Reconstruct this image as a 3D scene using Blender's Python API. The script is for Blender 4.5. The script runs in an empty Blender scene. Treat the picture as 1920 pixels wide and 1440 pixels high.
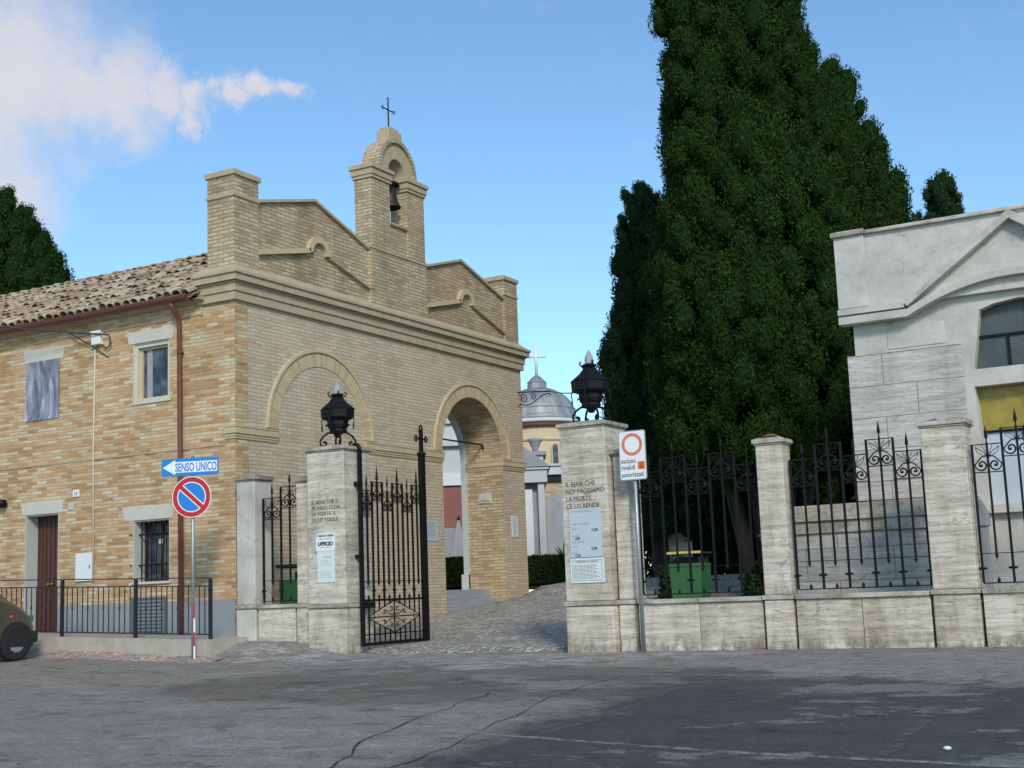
import bpy, bmesh, math, random
import numpy as np
from mathutils import Vector, Matrix
R = math.radians
random.seed(7); rng = np.random.default_rng(11)
sc = bpy.context.scene
COL = sc.collection
# ---------------------------------------------------------------- camera
cam_d = bpy.data.cameras.new("camera"); cam = bpy.data.objects.new("camera", cam_d); COL.objects.link(cam)
cam_d.sensor_width = 36; cam_d.lens = 47.0; cam_d.clip_start = .1; cam_d.clip_end = 2000
rt = Vector((0.86721565, 0.49649001, -0.03787724)); up = Vector((0.10841307, -0.11402453, 0.98754494)); bk = Vector((0.48598727, -0.86052082, -0.15270986))
cam.matrix_world = Matrix(((rt.x, up.x, bk.x, 14.1627), (rt.y, up.y, bk.y, -16.1191), (rt.z, up.z, bk.z, .87), (0, 0, 0, 1)))
sc.camera = cam
sc.render.resolution_x = 1024; sc.render.resolution_y = 768
sc.view_settings.view_transform = 'Standard'; sc.view_settings.look = 'None'; sc.view_settings.exposure = 0.18; sc.view_settings.gamma = 1
# ---------------------------------------------------------------- sun and sky
SUN_EL = 34; SX, SY = .62, -.785            # horizontal direction towards the sun
w = bpy.data.worlds.new("World"); sc.world = w; w.use_nodes = True
nt = w.node_tree; N = nt.nodes; L = nt.links; N.clear()
def nd(nt, t, **k):
    n = nt.nodes.new(t)
    for a, b in k.items():
        if a in n.inputs.keys(): n.inputs[a].default_value = b
        else: setattr(n, a, b)
    return n
sky = nd(nt, 'ShaderNodeTexSky', sky_type='NISHITA', sun_disc=False, sun_elevation=R(SUN_EL), sun_rotation=math.atan2(SX, SY), altitude=200, air_density=1.0, dust_density=.6, ozone_density=2.2)
bg = nd(nt, 'ShaderNodeBackground', Strength=.15)
tint = nd(nt, 'ShaderNodeMix', data_type='RGBA', blend_type='MULTIPLY'); tint.inputs[0].default_value = 1; tint.inputs[7].default_value = (.86, 1.06, 1.11, 1)
L.new(sky.outputs[0], tint.inputs[6]); L.new(tint.outputs[2], bg.inputs[0])
tc = nd(nt, 'ShaderNodeTexCoord')
def vmath(op, a, b=None, nt=nt):
    n = nd(nt, 'ShaderNodeVectorMath', operation=op); nt.links.new(a, n.inputs[0])
    if b is not None:
        if isinstance(b, (tuple, list)): n.inputs[1].default_value = b
        else: nt.links.new(b, n.inputs[1])
    return n
def math_n(nt, op, a, b=None, clamp=False):
    n = nd(nt, 'ShaderNodeMath', operation=op, use_clamp=clamp)
    for i, v in enumerate((a, b)):
        if v is None: continue
        if isinstance(v, (int, float)): n.inputs[i].default_value = v
        else: nt.links.new(v, n.inputs[i])
    return n.outputs[0]
no1 = nd(nt, 'ShaderNodeTexNoise', Scale=9, Detail=7, Roughness=.6); L.new(tc.outputs['Generated'], no1.inputs['Vector'])
no2 = nd(nt, 'ShaderNodeTexNoise', Scale=34, Detail=8, Roughness=.62); L.new(tc.outputs['Generated'], no2.inputs['Vector'])
dis = vmath('SUBTRACT', no1.outputs['Color'], (.5, .5, .5)); dis2 = nd(nt, 'ShaderNodeVectorMath', operation='SCALE'); dis2.inputs['Scale'].default_value = .085; L.new(dis.outputs[0], dis2.inputs[0])
pos0 = vmath('ADD', tc.outputs['Generated'], dis2.outputs[0])
dis3 = nd(nt, 'ShaderNodeVectorMath', operation='SCALE'); dis3.inputs['Scale'].default_value = .045; L.new(vmath('SUBTRACT', no2.outputs['Color'], (.5, .5, .5)).outputs[0], dis3.inputs[0])
pos = vmath('ADD', pos0.outputs[0], dis3.outputs[0])
acc = None
for c, r in [((-.765, .515, .385), .125), ((-.715, .585, .355), .062), ((-.692, .615, .352), .040), ((-.760, .560, .315), .07), ((-.672, .640, .352), .033), ((-.652, .664, .356), .019), ((-.634, .682, .350), .015), ((-.615, .700, .358), .014), ((-.598, .712, .365), .013), ((-.584, .726, .362), .009), ((-.648, .682, .340), .011), ((-.745, .610, .275), .035)]:
    v = vmath('SUBTRACT', pos.outputs[0], c); ln = nd(nt, 'ShaderNodeVectorMath', operation='LENGTH'); L.new(v.outputs[0], ln.inputs[0])
    m = math_n(nt, 'SUBTRACT', 1.0, math_n(nt, 'DIVIDE', ln.outputs['Value'], r * 1.55), True)
    acc = m if acc is None else math_n(nt, 'MAXIMUM', acc, m)
den = math_n(nt, 'ADD', math_n(nt, 'MULTIPLY', acc, 2.2), math_n(nt, 'MULTIPLY', math_n(nt, 'SUBTRACT', no2.outputs['Fac'], .5), 1.5))
mr = nd(nt, 'ShaderNodeMapRange', interpolation_type='SMOOTHSTEP'); mr.inputs['From Min'].default_value = .0; mr.inputs['From Max'].default_value = 1.8; L.new(den, mr.inputs['Value'])
cl = math_n(nt, 'MULTIPLY', mr.outputs[0], .94)
cbg = nd(nt, 'ShaderNodeBackground', Strength=1.0)
crm = nd(nt, 'ShaderNodeMix', data_type='RGBA'); crm.inputs[6].default_value = (.52, .54, .64, 1); crm.inputs[7].default_value = (.72, .70, .72, 1); L.new(no1.outputs['Fac'], crm.inputs[0]); L.new(crm.outputs[2], cbg.inputs[0])
mx = nd(nt, 'ShaderNodeMixShader'); L.new(cl, mx.inputs[0]); L.new(bg.outputs[0], mx.inputs[1]); L.new(cbg.outputs[0], mx.inputs[2])
L.new(mx.outputs[0], nd(nt, 'ShaderNodeOutputWorld').inputs[0])
sd = bpy.data.lights.new("sun", 'SUN'); sd.energy = 2.1; sd.angle = R(11); sd.color = (1, .90, .76)
so = bpy.data.objects.new("sun", sd); COL.objects.link(so)
so.rotation_euler = Vector((SX * math.cos(R(SUN_EL)), SY * math.cos(R(SUN_EL)), math.sin(R(SUN_EL)))).to_track_quat('Z', 'Y').to_euler()
# ---------------------------------------------------------------- materials
def mat(name):
    m = bpy.data.materials.new(name); m.use_nodes = True; m.node_tree.nodes.clear()
    b = m.node_tree.nodes.new('ShaderNodeBsdfPrincipled'); o = m.node_tree.nodes.new('ShaderNodeOutputMaterial')
    m.node_tree.links.new(b.outputs[0], o.inputs[0]); return m, m.node_tree, b
def noise(nt, vec, scale, detail=5, rough=.6):
    n = nd(nt, 'ShaderNodeTexNoise', Scale=scale, Detail=detail, Roughness=rough)
    if vec is not None: nt.links.new(vec, n.inputs['Vector'])
    return n
def ramp(nt, fac, stops, interp='LINEAR'):
    r = nt.nodes.new('ShaderNodeValToRGB'); r.color_ramp.interpolation = interp
    e = r.color_ramp.elements
    while len(e) < len(stops): e.new(.5)
    for i, (p, c) in enumerate(stops): e[i].position = p; e[i].color = (*c, 1) if len(c) == 3 else c
    nt.links.new(fac, r.inputs[0]); return r.outputs[0]
def mixc(nt, f, a, b, mode='MIX'):
    n = nd(nt, 'ShaderNodeMix', data_type='RGBA', blend_type=mode)
    for i, v in ((0, f), (6, a), (7, b)):
        if isinstance(v, (int, float)): n.inputs[i].default_value = v
        elif isinstance(v, (tuple, list)): n.inputs[i].default_value = (*v, 1)
        else: nt.links.new(v, n.inputs[i])
    return n.outputs[2]
def bump(nt, b, h, s=.4, d=.02):
    n = nd(nt, 'ShaderNodeBump', Strength=s, Distance=d); nt.links.new(h, n.inputs['Height']); nt.links.new(n.outputs[0], b.inputs['Normal'])
def mapping(nt, vec, scale=(1, 1, 1), loc=(0, 0, 0), rot=(0, 0, 0)):
    n = nt.nodes.new('ShaderNodeMapping'); n.inputs['Scale'].default_value = scale; n.inputs['Location'].default_value = loc; n.inputs['Rotation'].default_value = rot
    nt.links.new(vec, n.inputs[0]); return n.outputs[0]
def geo_pos(nt): return nt.nodes.new('ShaderNodeNewGeometry').outputs['Position']
def simple(name, col, rough=.6, metal=0, var=.12, sc_=3, spec=.5, bmp=0):
    m, t, b = mat(name); p = geo_pos(t); n = noise(t, p, sc_)
    c = mixc(t, n.outputs['Fac'], tuple(x * (1 - var) for x in col), tuple(min(1, x * (1 + var)) for x in col))
    t.links.new(c, b.inputs['Base Color']); b.inputs['Roughness'].default_value = rough; b.inputs['Metallic'].default_value = metal
    b.inputs['Specular IOR Level'].default_value = spec
    if bmp: bump(t, b, noise(t, p, sc_ * 8).outputs['Fac'], bmp)
    return m
def brick_mat(name, stops, mortar, bw=.26, bh=.064, ms=.011, stain=.25, patch=None, seed=0):
    m, t, b = mat(name)
    uv = t.nodes.new('ShaderNodeUVMap').outputs[0]; p = geo_pos(t)
    nz = noise(t, uv, 2.4, 3); d = nd(t, 'ShaderNodeVectorMath', operation='MULTIPLY_ADD'); t.links.new(nz.outputs['Color'], d.inputs[0]); d.inputs[1].default_value = (.05, .022, 0); t.links.new(uv, d.inputs[2])
    nz2 = noise(t, uv, 22, 2); d2 = nd(t, 'ShaderNodeVectorMath', operation='MULTIPLY_ADD'); t.links.new(nz2.outputs['Color'], d2.inputs[0]); d2.inputs[1].default_value = (.014, .009, 0); t.links.new(d.outputs[0], d2.inputs[2])
    br = nd(t, 'ShaderNodeTexBrick', Scale=1.0, offset=.5, squash=1.0); t.links.new(d2.outputs[0], br.inputs['Vector'])
    br.inputs['Color1'].default_value = (0, 0, 0, 1); br.inputs['Color2'].default_value = (1, 1, 1, 1); br.inputs['Mortar'].default_value = (.5, .5, .5, 1)
    br.inputs['Mortar Size'].default_value = ms; br.inputs['Mortar Smooth'].default_value = .35; br.inputs['Brick Width'].default_value = bw; br.inputs['Row Height'].default_value = bh
    big = noise(t, p, .9, 4)
    v = math_n(t, 'ADD', br.outputs['Color'], math_n(t, 'MULTIPLY', math_n(t, 'SUBTRACT', big.outputs['Fac'], .5), .55), True)
    c = ramp(t, v, stops)
    fine = noise(t, p, 45, 4); c = mixc(t, .28, c, ramp(t, fine.outputs['Fac'], [(.3, (.55, .55, .55)), (.7, (1.2, 1.2, 1.2))]), 'MULTIPLY')
    mm = mixc(t, noise(t, p, 1.7, 4).outputs['Fac'], tuple(x * .7 for x in mortar), mortar)
    c = mixc(t, br.outputs['Fac'], c, mm)
    st = noise(t, mapping(t, p, (.8, .8, .35)), 1.6, 7, .7)
    c = mixc(t, stain, c, ramp(t, st.outputs['Fac'], [(.33, (.45, .43, .38)), (.55, (1, 1, 1))]), 'MULTIPLY')
    if patch: c = mixc(t, ramp(t, noise(t, p, .7, 5).outputs['Fac'], [(.54, (0, 0, 0)), (.68, (.5, .5, .5))]), c, patch)
    t.links.new(c, b.inputs['Base Color']); b.inputs['Roughness'].default_value = .9; b.inputs['Specular IOR Level'].default_value = .2
    h = math_n(t, 'ADD', math_n(t, 'MULTIPLY', br.outputs['Fac'], -1.0), math_n(t, 'ADD', math_n(t, 'MULTIPLY', fine.outputs['Fac'], .35), math_n(t, 'MULTIPLY', br.outputs['Color'], .45)))
    bump(t, b, h, .5, .010); return m
M = {}
M['brick_side'] = brick_mat('orange and cream brick', [(0, (.42, .235, .115)), (.22, (.56, .325, .155)), (.46, (.61, .40, .215)), (.62, (.62, .455, .275)), (.85, (.65, .52, .345)), (1, (.69, .59, .42))], (.50, .40, .275), bw=.245, bh=.057, ms=.008, stain=.4)
M['brick_front'] = brick_mat('pale beige brick', [(0, (.51, .41, .285)), (.3, (.575, .475, .34)), (.6, (.615, .515, .375)), (1, (.655, .565, .425))], (.50, .415, .30), bw=.26, bh=.062, ms=.01, stain=.22, patch=(.52, .37, .23))
M['brick_top'] = brick_mat('weathered grey beige brick', [(0, (.40, .31, .195)), (.3, (.51, .41, .265)), (.6, (.57, .465, .31)), (1, (.62, .52, .36))], (.37, .30, .20), bw=.25, bh=.066, ms=.012, stain=.6, patch=(.42, .27, .17))
M['brick_jamb'] = brick_mat('ochre brick', [(0, (.42, .28, .15)), (.3, (.54, .41, .24)), (.6, (.58, .47, .30)), (1, (.63, .54, .38))], (.44, .35, .23), bw=.26, bh=.066, stain=.4, patch=(.45, .2, .1))
M['brick_ring'] = brick_mat('yellow voussoir brick', [(0, (.52, .39, .23)), (.5, (.60, .47, .29)), (1, (.64, .52, .34))], (.50, .39, .25), bw=.065, bh=.31, ms=.004, stain=.12)
M['moulding'] = simple('yellow brick moulding', (.56, .46, .30), .9, var=.2, sc_=6, spec=.2, bmp=.3)
M['impost'] = simple('pale brick band', (.55, .445, .285), .9, var=.2, sc_=7, spec=.2, bmp=.4)
M['cornice'] = simple('weathered cornice', (.46, .38, .26), .9, var=.25, sc_=5, spec=.2, bmp=.5)
M['plinth'] = simple('grey blue plinth render', (.27, .30, .32), .9, var=.15, sc_=2.5, spec=.2, bmp=.2)
M['concrete'] = simple('old concrete', (.42, .39, .33), .95, var=.35, sc_=3.5, spec=.2, bmp=.6)
M['lintel'] = simple('pale stone lintel', (.56, .54, .48), .85, var=.14, sc_=5, spec=.2, bmp=.2)
M['reveal'] = simple('pale plaster reveal', (.48, .49, .47), .85, var=.1, spec=.2)
M['iron'] = simple('black wrought iron', (.006, .006, .007), .6, .0, .3, 9, .25)
M['iron_rail'] = simple('dark blue black railing', (.022, .022, .035), .5, 0, .3, 9, .4)
M['bronze'] = simple('dark bronze', (.05, .05, .045), .5, .7, .4, 9)
M['copper'] = simple('red brown painted metal', (.16, .055, .042), .38, .15, .25, 6)
M['door'] = None
M['galv'] = simple('galvanised steel', (.34, .38, .38), .45, .6, .2, 8)
M['vent_grey'] = simple('grey blue vent paint', (.10, .125, .14), .7, 0, .2, 6)
M['white_paint'] = simple('white paint', (.74, .76, .78), .45, 0, .05, 5)
M['sheet_white'] = simple('white enamel sign', (.78, .80, .80), .35, 0, .03, 5)
M['blue'] = simple('sign blue', (.012, .20, .60), .35, 0, .06, 4)
M['red'] = simple('sign red', (.50, .008, .02), .35, 0, .06, 4)
M['orange'] = simple('sign orange', (.85, .13, .02), .4, 0, .06, 4)
M['faded_red'] = simple('faded red', (.68, .19, .13), .4, 0, .12, 14)
M['ink'] = simple('dark ink', (.02, .02, .03), .6, 0, .2, 20)
M['carved'] = simple('weathered carved lettering', (.10, .085, .07), .9, var=.5, sc_=30)
M['ink_soft'] = simple('grey printed text', (.30, .32, .36), .6, 0, .3, 60)
M['paper'] = simple('notice paper', (.66, .72, .71), .5, 0, .07, 8)
M['paper_blue'] = simple('bluish enamel notice', (.48, .54, .60), .4, 0, .08, 6)
M['rubber'] = simple('black rubber', (.014, .014, .016), .8, 0, .2, 6)
M['hub'] = simple('grey hubcap', (.30, .31, .31), .4, .3, .15, 6)
M['cream_cable'] = simple('cream conduit', (.60, .55, .44), .6)
M['cable'] = simple('dark cable', (.05, .045, .04), .7)
M['brass'] = simple('brass', (.5, .36, .14), .35, .9)
M['lead'] = None
M['green_bin'] = simple('green painted bin', (.035, .13, .045), .5, 0, .3, 4)
M['dark_lid'] = simple('dark bin lid', (.02, .018, .016), .6)
M['yellow_edge'] = simple('yellow lid edge', (.62, .50, .14), .5)
M['pink_wall'] = simple('faded red plaster', (.30, .13, .115), .9, var=.25, sc_=.8, spec=.2)
M['grey_stone'] = simple('grey tomb stone', (.33, .34, .36), .8, var=.25, sc_=3, spec=.3, bmp=.2)
M['white_stone'] = simple('white chapel stone', (.56, .60, .60), .8, var=.12, sc_=2, spec=.3)
M['drum'] = simple('yellow chapel brick', (.54, .43, .28), .9, var=.15, sc_=2.2, spec=.2)
M['dark_red'] = simple('dark red cornice', (.13, .045, .045), .8)
M['dark'] = simple('dark interior', (.012, .012, .014), .8)
M['line'] = simple('worn white line paint', (.36, .37, .38), .9, var=.35, sc_=7, spec=.2)
M['bark'] = None
# glass
m, t, b = mat('dusty window glass'); p = geo_pos(t)
t.links.new(ramp(t, noise(t, p, 3.2, 6).outputs['Fac'], [(.38, (.02, .028, .04)), (.55, (.07, .09, .12)), (.72, (.16, .17, .17))]), b.inputs['Base Color']); b.inputs['Roughness'].default_value = .07; M['glass'] = m
m, t, b = mat('hammered dark glass'); p = geo_pos(t)
t.links.new(ramp(t, noise(t, p, 1.5, 3).outputs['Fac'], [(.3, (.035, .05, .055)), (.7, (.10, .13, .13))]), b.inputs['Base Color']); b.inputs['Roughness'].default_value = .3; bump(t, b, noise(t, p, 70, 3).outputs['Fac'], .8, .01); M['hammered'] = m
m, t, b = mat('clear flame glass'); b.inputs['Base Color'].default_value = (.55, .56, .60, 1); b.inputs['Roughness'].default_value = .12; b.inputs['Transmission Weight'].default_value = .45; M['flame'] = m
m, t, b = mat('yellow leaded glass'); p = geo_pos(t)
t.links.new(ramp(t, noise(t, p, 5, 4).outputs['Fac'], [(.3, (.22, .17, .02)), (.7, (.38, .31, .045))]), b.inputs['Base Color']); b.inputs['Roughness'].default_value = .35; M['yellow_glass'] = m
m, t, b = mat('teal glass'); b.inputs['Base Color'].default_value = (.02, .30, .34, 1); b.inputs['Roughness'].default_value = .25; M['teal'] = m
m, t, b = mat('translucent plastic sheet'); p = geo_pos(t)
wv = noise(t, mapping(t, p, (5, 1, .8), (0, 0, 0), (0, R(-28), 0)), 1.5, 5, .6)
t.links.new(ramp(t, wv.outputs['Fac'], [(.36, (.07, .09, .13)), (.47, (.20, .22, .28)), (.54, (.26, .27, .33)), (.64, (.50, .51, .56))]), b.inputs['Base Color']); b.inputs['Roughness'].default_value = .3; bump(t, b, wv.outputs['Fac'], .6, .04); M['plastic'] = m  # shading of the folds put into the colour as dark and pale bands
# door wood
m, t, b = mat('brown panelled wood'); p = geo_pos(t)
wv = nd(t, 'ShaderNodeTexWave', Scale=3.2, Distortion=1.2, Detail=3, bands_direction='X'); t.links.new(mapping(t, p, (1, 1, .1)), wv.inputs['Vector'])
t.links.new(ramp(t, wv.outputs['Fac'], [(0, (.055, .020, .014)), (1, (.10, .038, .026))]), b.inputs['Base Color']); b.inputs['Roughness'].default_value = .5; M['door'] = m
# lead dome
m, t, b = mat('grey lead sheet'); p = geo_pos(t)
n1 = noise(t, mapping(t, p, (1.2, 1.2, .5)), 1.6, 6); t.links.new(ramp(t, n1.outputs['Fac'], [(.3, (.17, .18, .19)), (.55, (.30, .31, .32)), (.75, (.46, .47, .46))]), b.inputs['Base Color']); b.inputs['Roughness'].default_value = .55; b.inputs['Metallic'].default_value = .3; M['lead'] = m
# bark
m, t, b = mat('grey brown bark'); p = geo_pos(t); n1 = noise(t, mapping(t, p, (6, 6, .8)), 2.5, 6)
t.links.new(ramp(t, n1.outputs['Fac'], [(.3, (.014, .011, .010)), (.7, (.065, .052, .045))]), b.inputs['Base Color']); b.inputs['Roughness'].default_value = .95; bump(t, b, n1.outputs['Fac'], .9, .04); M['bark'] = m
# travertine
def travertine(name, c0, c1, pit=(.12, .10, .08), block=None, dirt=.5, streak=9, plain=False):
    m, t, b = mat(name); p = geo_pos(t); oi = t.nodes.new('ShaderNodeObjectInfo')
    off = vmath('MULTIPLY_ADD', p, (1, 1, 1), t); off.inputs[1].default_value = (1, 1, 1)
    cmb = nd(t, 'ShaderNodeCombineXYZ'); t.links.new(math_n(t, 'MULTIPLY', oi.outputs['Random'], 37.), cmb.inputs[2]); t.links.new(math_n(t, 'MULTIPLY', oi.outputs['Random'], 11.), cmb.inputs[0]); t.links.new(cmb.outputs[0], off.inputs[2])
    q = off.outputs[0]
    s1 = noise(t, mapping(t, q, (.9, .9, streak)), 1.6, 7, .65)
    s2 = noise(t, mapping(t, q, (4, 4, 26) if not plain else (7, 7, 9)), 1.9, 5, .7)
    c = ramp(t, s1.outputs['Fac'], [(.25, tuple(x * .72 for x in c0)), (.45, c0), (.62, c1), (.8, tuple(min(1, x * 1.12) for x in c1))])
    pits = ramp(t, s2.outputs['Fac'], [(.33 - .05 * plain, (1, 1, 1)), (.42 - .06 * plain, (0, 0, 0))]); c = mixc(t, math_n(t, 'MULTIPLY', pits, .7 - .25 * plain), c, pit)
    lay = ramp(t, noise(t, mapping(t, q, (.35, .35, 5.5)), 2.2, 6, .6).outputs['Fac'], [(.485, (0, 0, 0)), (.5, (1, 1, 1)), (.515, (0, 0, 0))]); c = mixc(t, math_n(t, 'MULTIPLY', lay, 0.0 if plain else .42), c, pit)
    dn = noise(t, mapping(t, q, (1.2, 1.2, .6)), 1.5, 7, .7); c = mixc(t, dirt, c, ramp(t, dn.outputs['Fac'], [(.36, (.50, .44, .36)), (.56, (1, 1, 1))]), 'MULTIPLY')
    dr = noise(t, mapping(t, q, (3.2, 3.2, .55)), 2.0, 6, .65); c = mixc(t, dirt * .8, c, ramp(t, dr.outputs['Fac'], [(.30, (.42, .36, .28)), (.44, (.93, .91, .88)), (.5, (1, 1, 1))]), 'MULTIPLY')
    vcr = nd(t, 'ShaderNodeTexVoronoi', Scale=1.3, feature='DISTANCE_TO_EDGE'); wq = nd(t, 'ShaderNodeVectorMath', operation='MULTIPLY_ADD'); t.links.new(noise(t, q, 3, 5, .7).outputs['Color'], wq.inputs[0]); wq.inputs[1].default_value = (.5, .5, .5); t.links.new(q, wq.inputs[2]); t.links.new(wq.outputs[0], vcr.inputs['Vector'])
    c = mixc(t, math_n(t, 'MULTIPLY', ramp(t, vcr.outputs['Distance'], [(.004, (1, 1, 1)), (.014, (0, 0, 0))]), ramp(t, noise(t, q, .9, 3).outputs['Fac'], [(.52, (0, 0, 0)), (.58, (.5, .5, .5))])), c, pit)
    h = s2.outputs['Fac']
    if block:
        uv = t.nodes.new('ShaderNodeUVMap').outputs[0]
        br = nd(t, 'ShaderNodeTexBrick', Scale=1.0, offset=.37); t.links.new(uv, br.inputs['Vector']); br.inputs['Brick Width'].default_value = block[0]; br.inputs['Row Height'].default_value = block[1]; br.inputs['Mortar Size'].default_value = .006; br.inputs['Mortar Smooth'].default_value = 0
        c = mixc(t, math_n(t, 'MULTIPLY', br.outputs['Fac'], .7), c, pit)
    sz_ = nd(t, 'ShaderNodeSeparateXYZ'); t.links.new(p, sz_.inputs[0])
    gr_ = math_n(t, 'MULTIPLY', math_n(t, 'SUBTRACT', .30, sz_.outputs[2]), 3.5, True); gn = noise(t, mapping(t, q, (5, 5, 2)), 1.6, 7, .7)
    c = mixc(t, math_n(t, 'MULTIPLY', gr_, ramp(t, gn.outputs['Fac'], [(.42, (0, 0, 0)), (.6, (.95, .95, .95))])), c, (.13, .10, .07))
    t.links.new(c, b.inputs['Base Color']); b.inputs['Roughness'].default_value = .8; b.inputs['Specular IOR Level'].default_value = .25; bump(t, b, h, .6, .014); return m
M['trav'] = travertine('travertine', (.56, .51, .425), (.72, .675, .58), dirt=.55, streak=12)
M['trav_dark'] = travertine('grimy travertine', (.40, .36, .30), (.54, .50, .43), dirt=.8)
M['trav_cap'] = travertine('lichened travertine cap', (.42, .40, .34), (.62, .59, .51), dirt=.8, streak=3)
M['trav_block'] = travertine('travertine blocks', (.50, .48, .44), (.63, .61, .56), block=(1.15, .42), dirt=.3)
M['marble'] = travertine('smooth grey stone', (.52, .505, .465), (.61, .60, .555), dirt=.2, streak=1.2, plain=True)
# asphalt
def asphalt():
    m, t, b = mat('patched asphalt'); p = geo_pos(t)
    def reg(n, lo, hi): return ramp(t, n, [(lo, (0, 0, 0)), (hi, (1, 1, 1))])
    sx = nd(t, 'ShaderNodeSeparateXYZ'); wob = noise(t, p, .55, 6, .65)
    wv_ = nd(t, 'ShaderNodeVectorMath', operation='MULTIPLY_ADD'); t.links.new(wob.outputs['Color'], wv_.inputs[0]); wv_.inputs[1].default_value = (3.0, 3.0, 0); wb2 = noise(t, p, 2.6, 6, .7); wv2 = nd(t, 'ShaderNodeVectorMath', operation='MULTIPLY_ADD'); t.links.new(wb2.outputs['Color'], wv2.inputs[0]); wv2.inputs[1].default_value = (1.6, 1.1, 0); t.links.new(p, wv2.inputs[2]); t.links.new(wv2.outputs[0], wv_.inputs[2]); t.links.new(wv_.outputs[0], sx.inputs[0])
    fine = noise(t, p, 48, 5, .85); mid = noise(t, p, 6, 6, .7)
    base = ramp(t, mid.outputs['Fac'], [(.3, (.21, .19, .162)), (.7, (.30, .274, .238))])
    X, Y = sx.outputs[0], sx.outputs[1]
    # darker to the right: newer surfacing, and shade put into the colour
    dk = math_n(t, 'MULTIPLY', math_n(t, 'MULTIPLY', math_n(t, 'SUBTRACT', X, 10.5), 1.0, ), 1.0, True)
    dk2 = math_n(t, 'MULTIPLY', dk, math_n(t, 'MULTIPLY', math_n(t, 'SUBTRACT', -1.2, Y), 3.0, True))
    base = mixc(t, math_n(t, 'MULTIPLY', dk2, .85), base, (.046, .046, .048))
    # brown worn patch in front of the gate
    def blob(cx, cy, rx, ry, s):
        a = math_n(t, 'DIVIDE', math_n(t, 'SUBTRACT', X, cx), rx); c_ = math_n(t, 'DIVIDE', math_n(t, 'SUBTRACT', Y, cy), ry)
        return math_n(t, 'MULTIPLY', math_n(t, 'SUBTRACT', 1.0, math_n(t, 'ADD', math_n(t, 'MULTIPLY', a, a), math_n(t, 'MULTIPLY', c_, c_))), s, True)
    base = mixc(t, math_n(t, 'MULTIPLY', blob(8.1, -1.7, 3.3, 1.8, 6), .75), base, (.155, .137, .108))
    base = mixc(t, math_n(t, 'MULTIPLY', blob(10.4, -1.8, 4.5, .75, 6), .5), base, (.11, .105, .092))
    base = mixc(t, math_n(t, 'MULTIPLY', blob(6.9, .95, 4.2, 1.0, 4), reg(noise(t, mapping(t, p, (1, 1.8, 1)), 2.6, 7, .75).outputs['Fac'], .50, .54)), base, (.40, .385, .355))
    pat = noise(t, mapping(t, p, (.55, 1.0, 1)), .9, 7, .72)
    base = mixc(t, reg(pat.outputs['Fac'], .555, .575), base, mixc(t, .38, base, (.36, .35, .33)))
    base = mixc(t, reg(noise(t, mapping(t, p, (.6, 1, 1), (7, 3, 0)), 1.1, 7, .7).outputs['Fac'], .60, .64), base, mixc(t, .45, base, (.075, .07, .062)))
    c = mixc(t, .6, base, ramp(t, fine.outputs['Fac'], [(.36, (.35, .35, .35)), (.5, (1, 1, 1)), (.66, (1.6, 1.58, 1.55))]), 'MULTIPLY')
    st = nd(t, 'ShaderNodeTexVoronoi', Scale=34.0); t.links.new(p, st.inputs['Vector'])
    c = mixc(t, .55, c, ramp(t, st.outputs['Color'], [(.0, (.55, .55, .56)), (.6, (1, 1, 1)), (.9, (1.2, 1.18, 1.15)), (1, (2.0, 1.95, 1.85))]), 'MULTIPLY')
    pt = noise(t, mapping(t, p, (.8, 1.6, 1), (3, 9, 0)), 2.3, 8, .75); c = mixc(t, .7, c, ramp(t, pt.outputs['Fac'], [(.36, (.45, .44, .42)), (.47, (1, 1, 1)), (.60, (1.05, 1.04, 1.02)), (.66, (1.4, 1.37, 1.3))]), 'MULTIPLY')
    t.links.new(c, b.inputs['Base Color']); b.inputs['Roughness'].default_value = .85; b.inputs['Specular IOR Level'].default_value = .3
    bump(t, b, math_n(t, 'ADD', fine.outputs['Fac'], math_n(t, 'MULTIPLY', pat.outputs['Fac'], 2.0)), .6, .012); return m
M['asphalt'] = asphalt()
m, t, b = mat('stone setts'); p = geo_pos(t)
nz = noise(t, p, 1.2, 3); d = nd(t, 'ShaderNodeVectorMath', operation='MULTIPLY_ADD'); t.links.new(nz.outputs['Color'], d.inputs[0]); d.inputs[1].default_value = (.5, .5, 0); t.links.new(p, d.inputs[2])
vo = nd(t, 'ShaderNodeTexVoronoi', Scale=8.5, Randomness=.65, feature='DISTANCE_TO_EDGE'); t.links.new(d.outputs[0], vo.inputs['Vector'])
vc = nd(t, 'ShaderNodeTexVoronoi', Scale=8.5, Randomness=.65); t.links.new(d.outputs[0], vc.inputs['Vector'])
c = ramp(t, vc.outputs['Color'], [(.1, (.32, .295, .255)), (.5, (.45, .42, .365)), (.9, (.60, .56, .49))])
c = mixc(t, ramp(t, vo.outputs['Distance'], [(.02, (1, 1, 1)), (.10, (0, 0, 0))]), c, (.24, .22, .19))
c = mixc(t, .45, c, ramp(t, noise(t, p, 1.1, 6, .7).outputs['Fac'], [(.35, (.62, .6, .58)), (.6, (1.1, 1.1, 1.1))]), 'MULTIPLY')
t.links.new(c, b.inputs['Base Color']); b.inputs['Roughness'].default_value = .75; bump(t, b, ramp(t, vo.outputs['Distance'], [(0, (0, 0, 0)), (.25, (1, 1, 1))]), .9, .035); M['setts'] = m
m, t, b = mat('dusty soil and gravel'); p = geo_pos(t); n1 = noise(t, p, 5, 7, .7)
t.links.new(ramp(t, n1.outputs['Fac'], [(.3, (.16, .14, .11)), (.7, (.34, .30, .25))]), b.inputs['Base Color']); b.inputs['Roughness'].default_value = .95; bump(t, b, n1.outputs['Fac'], .6, .03); M['soil'] = m
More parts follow.
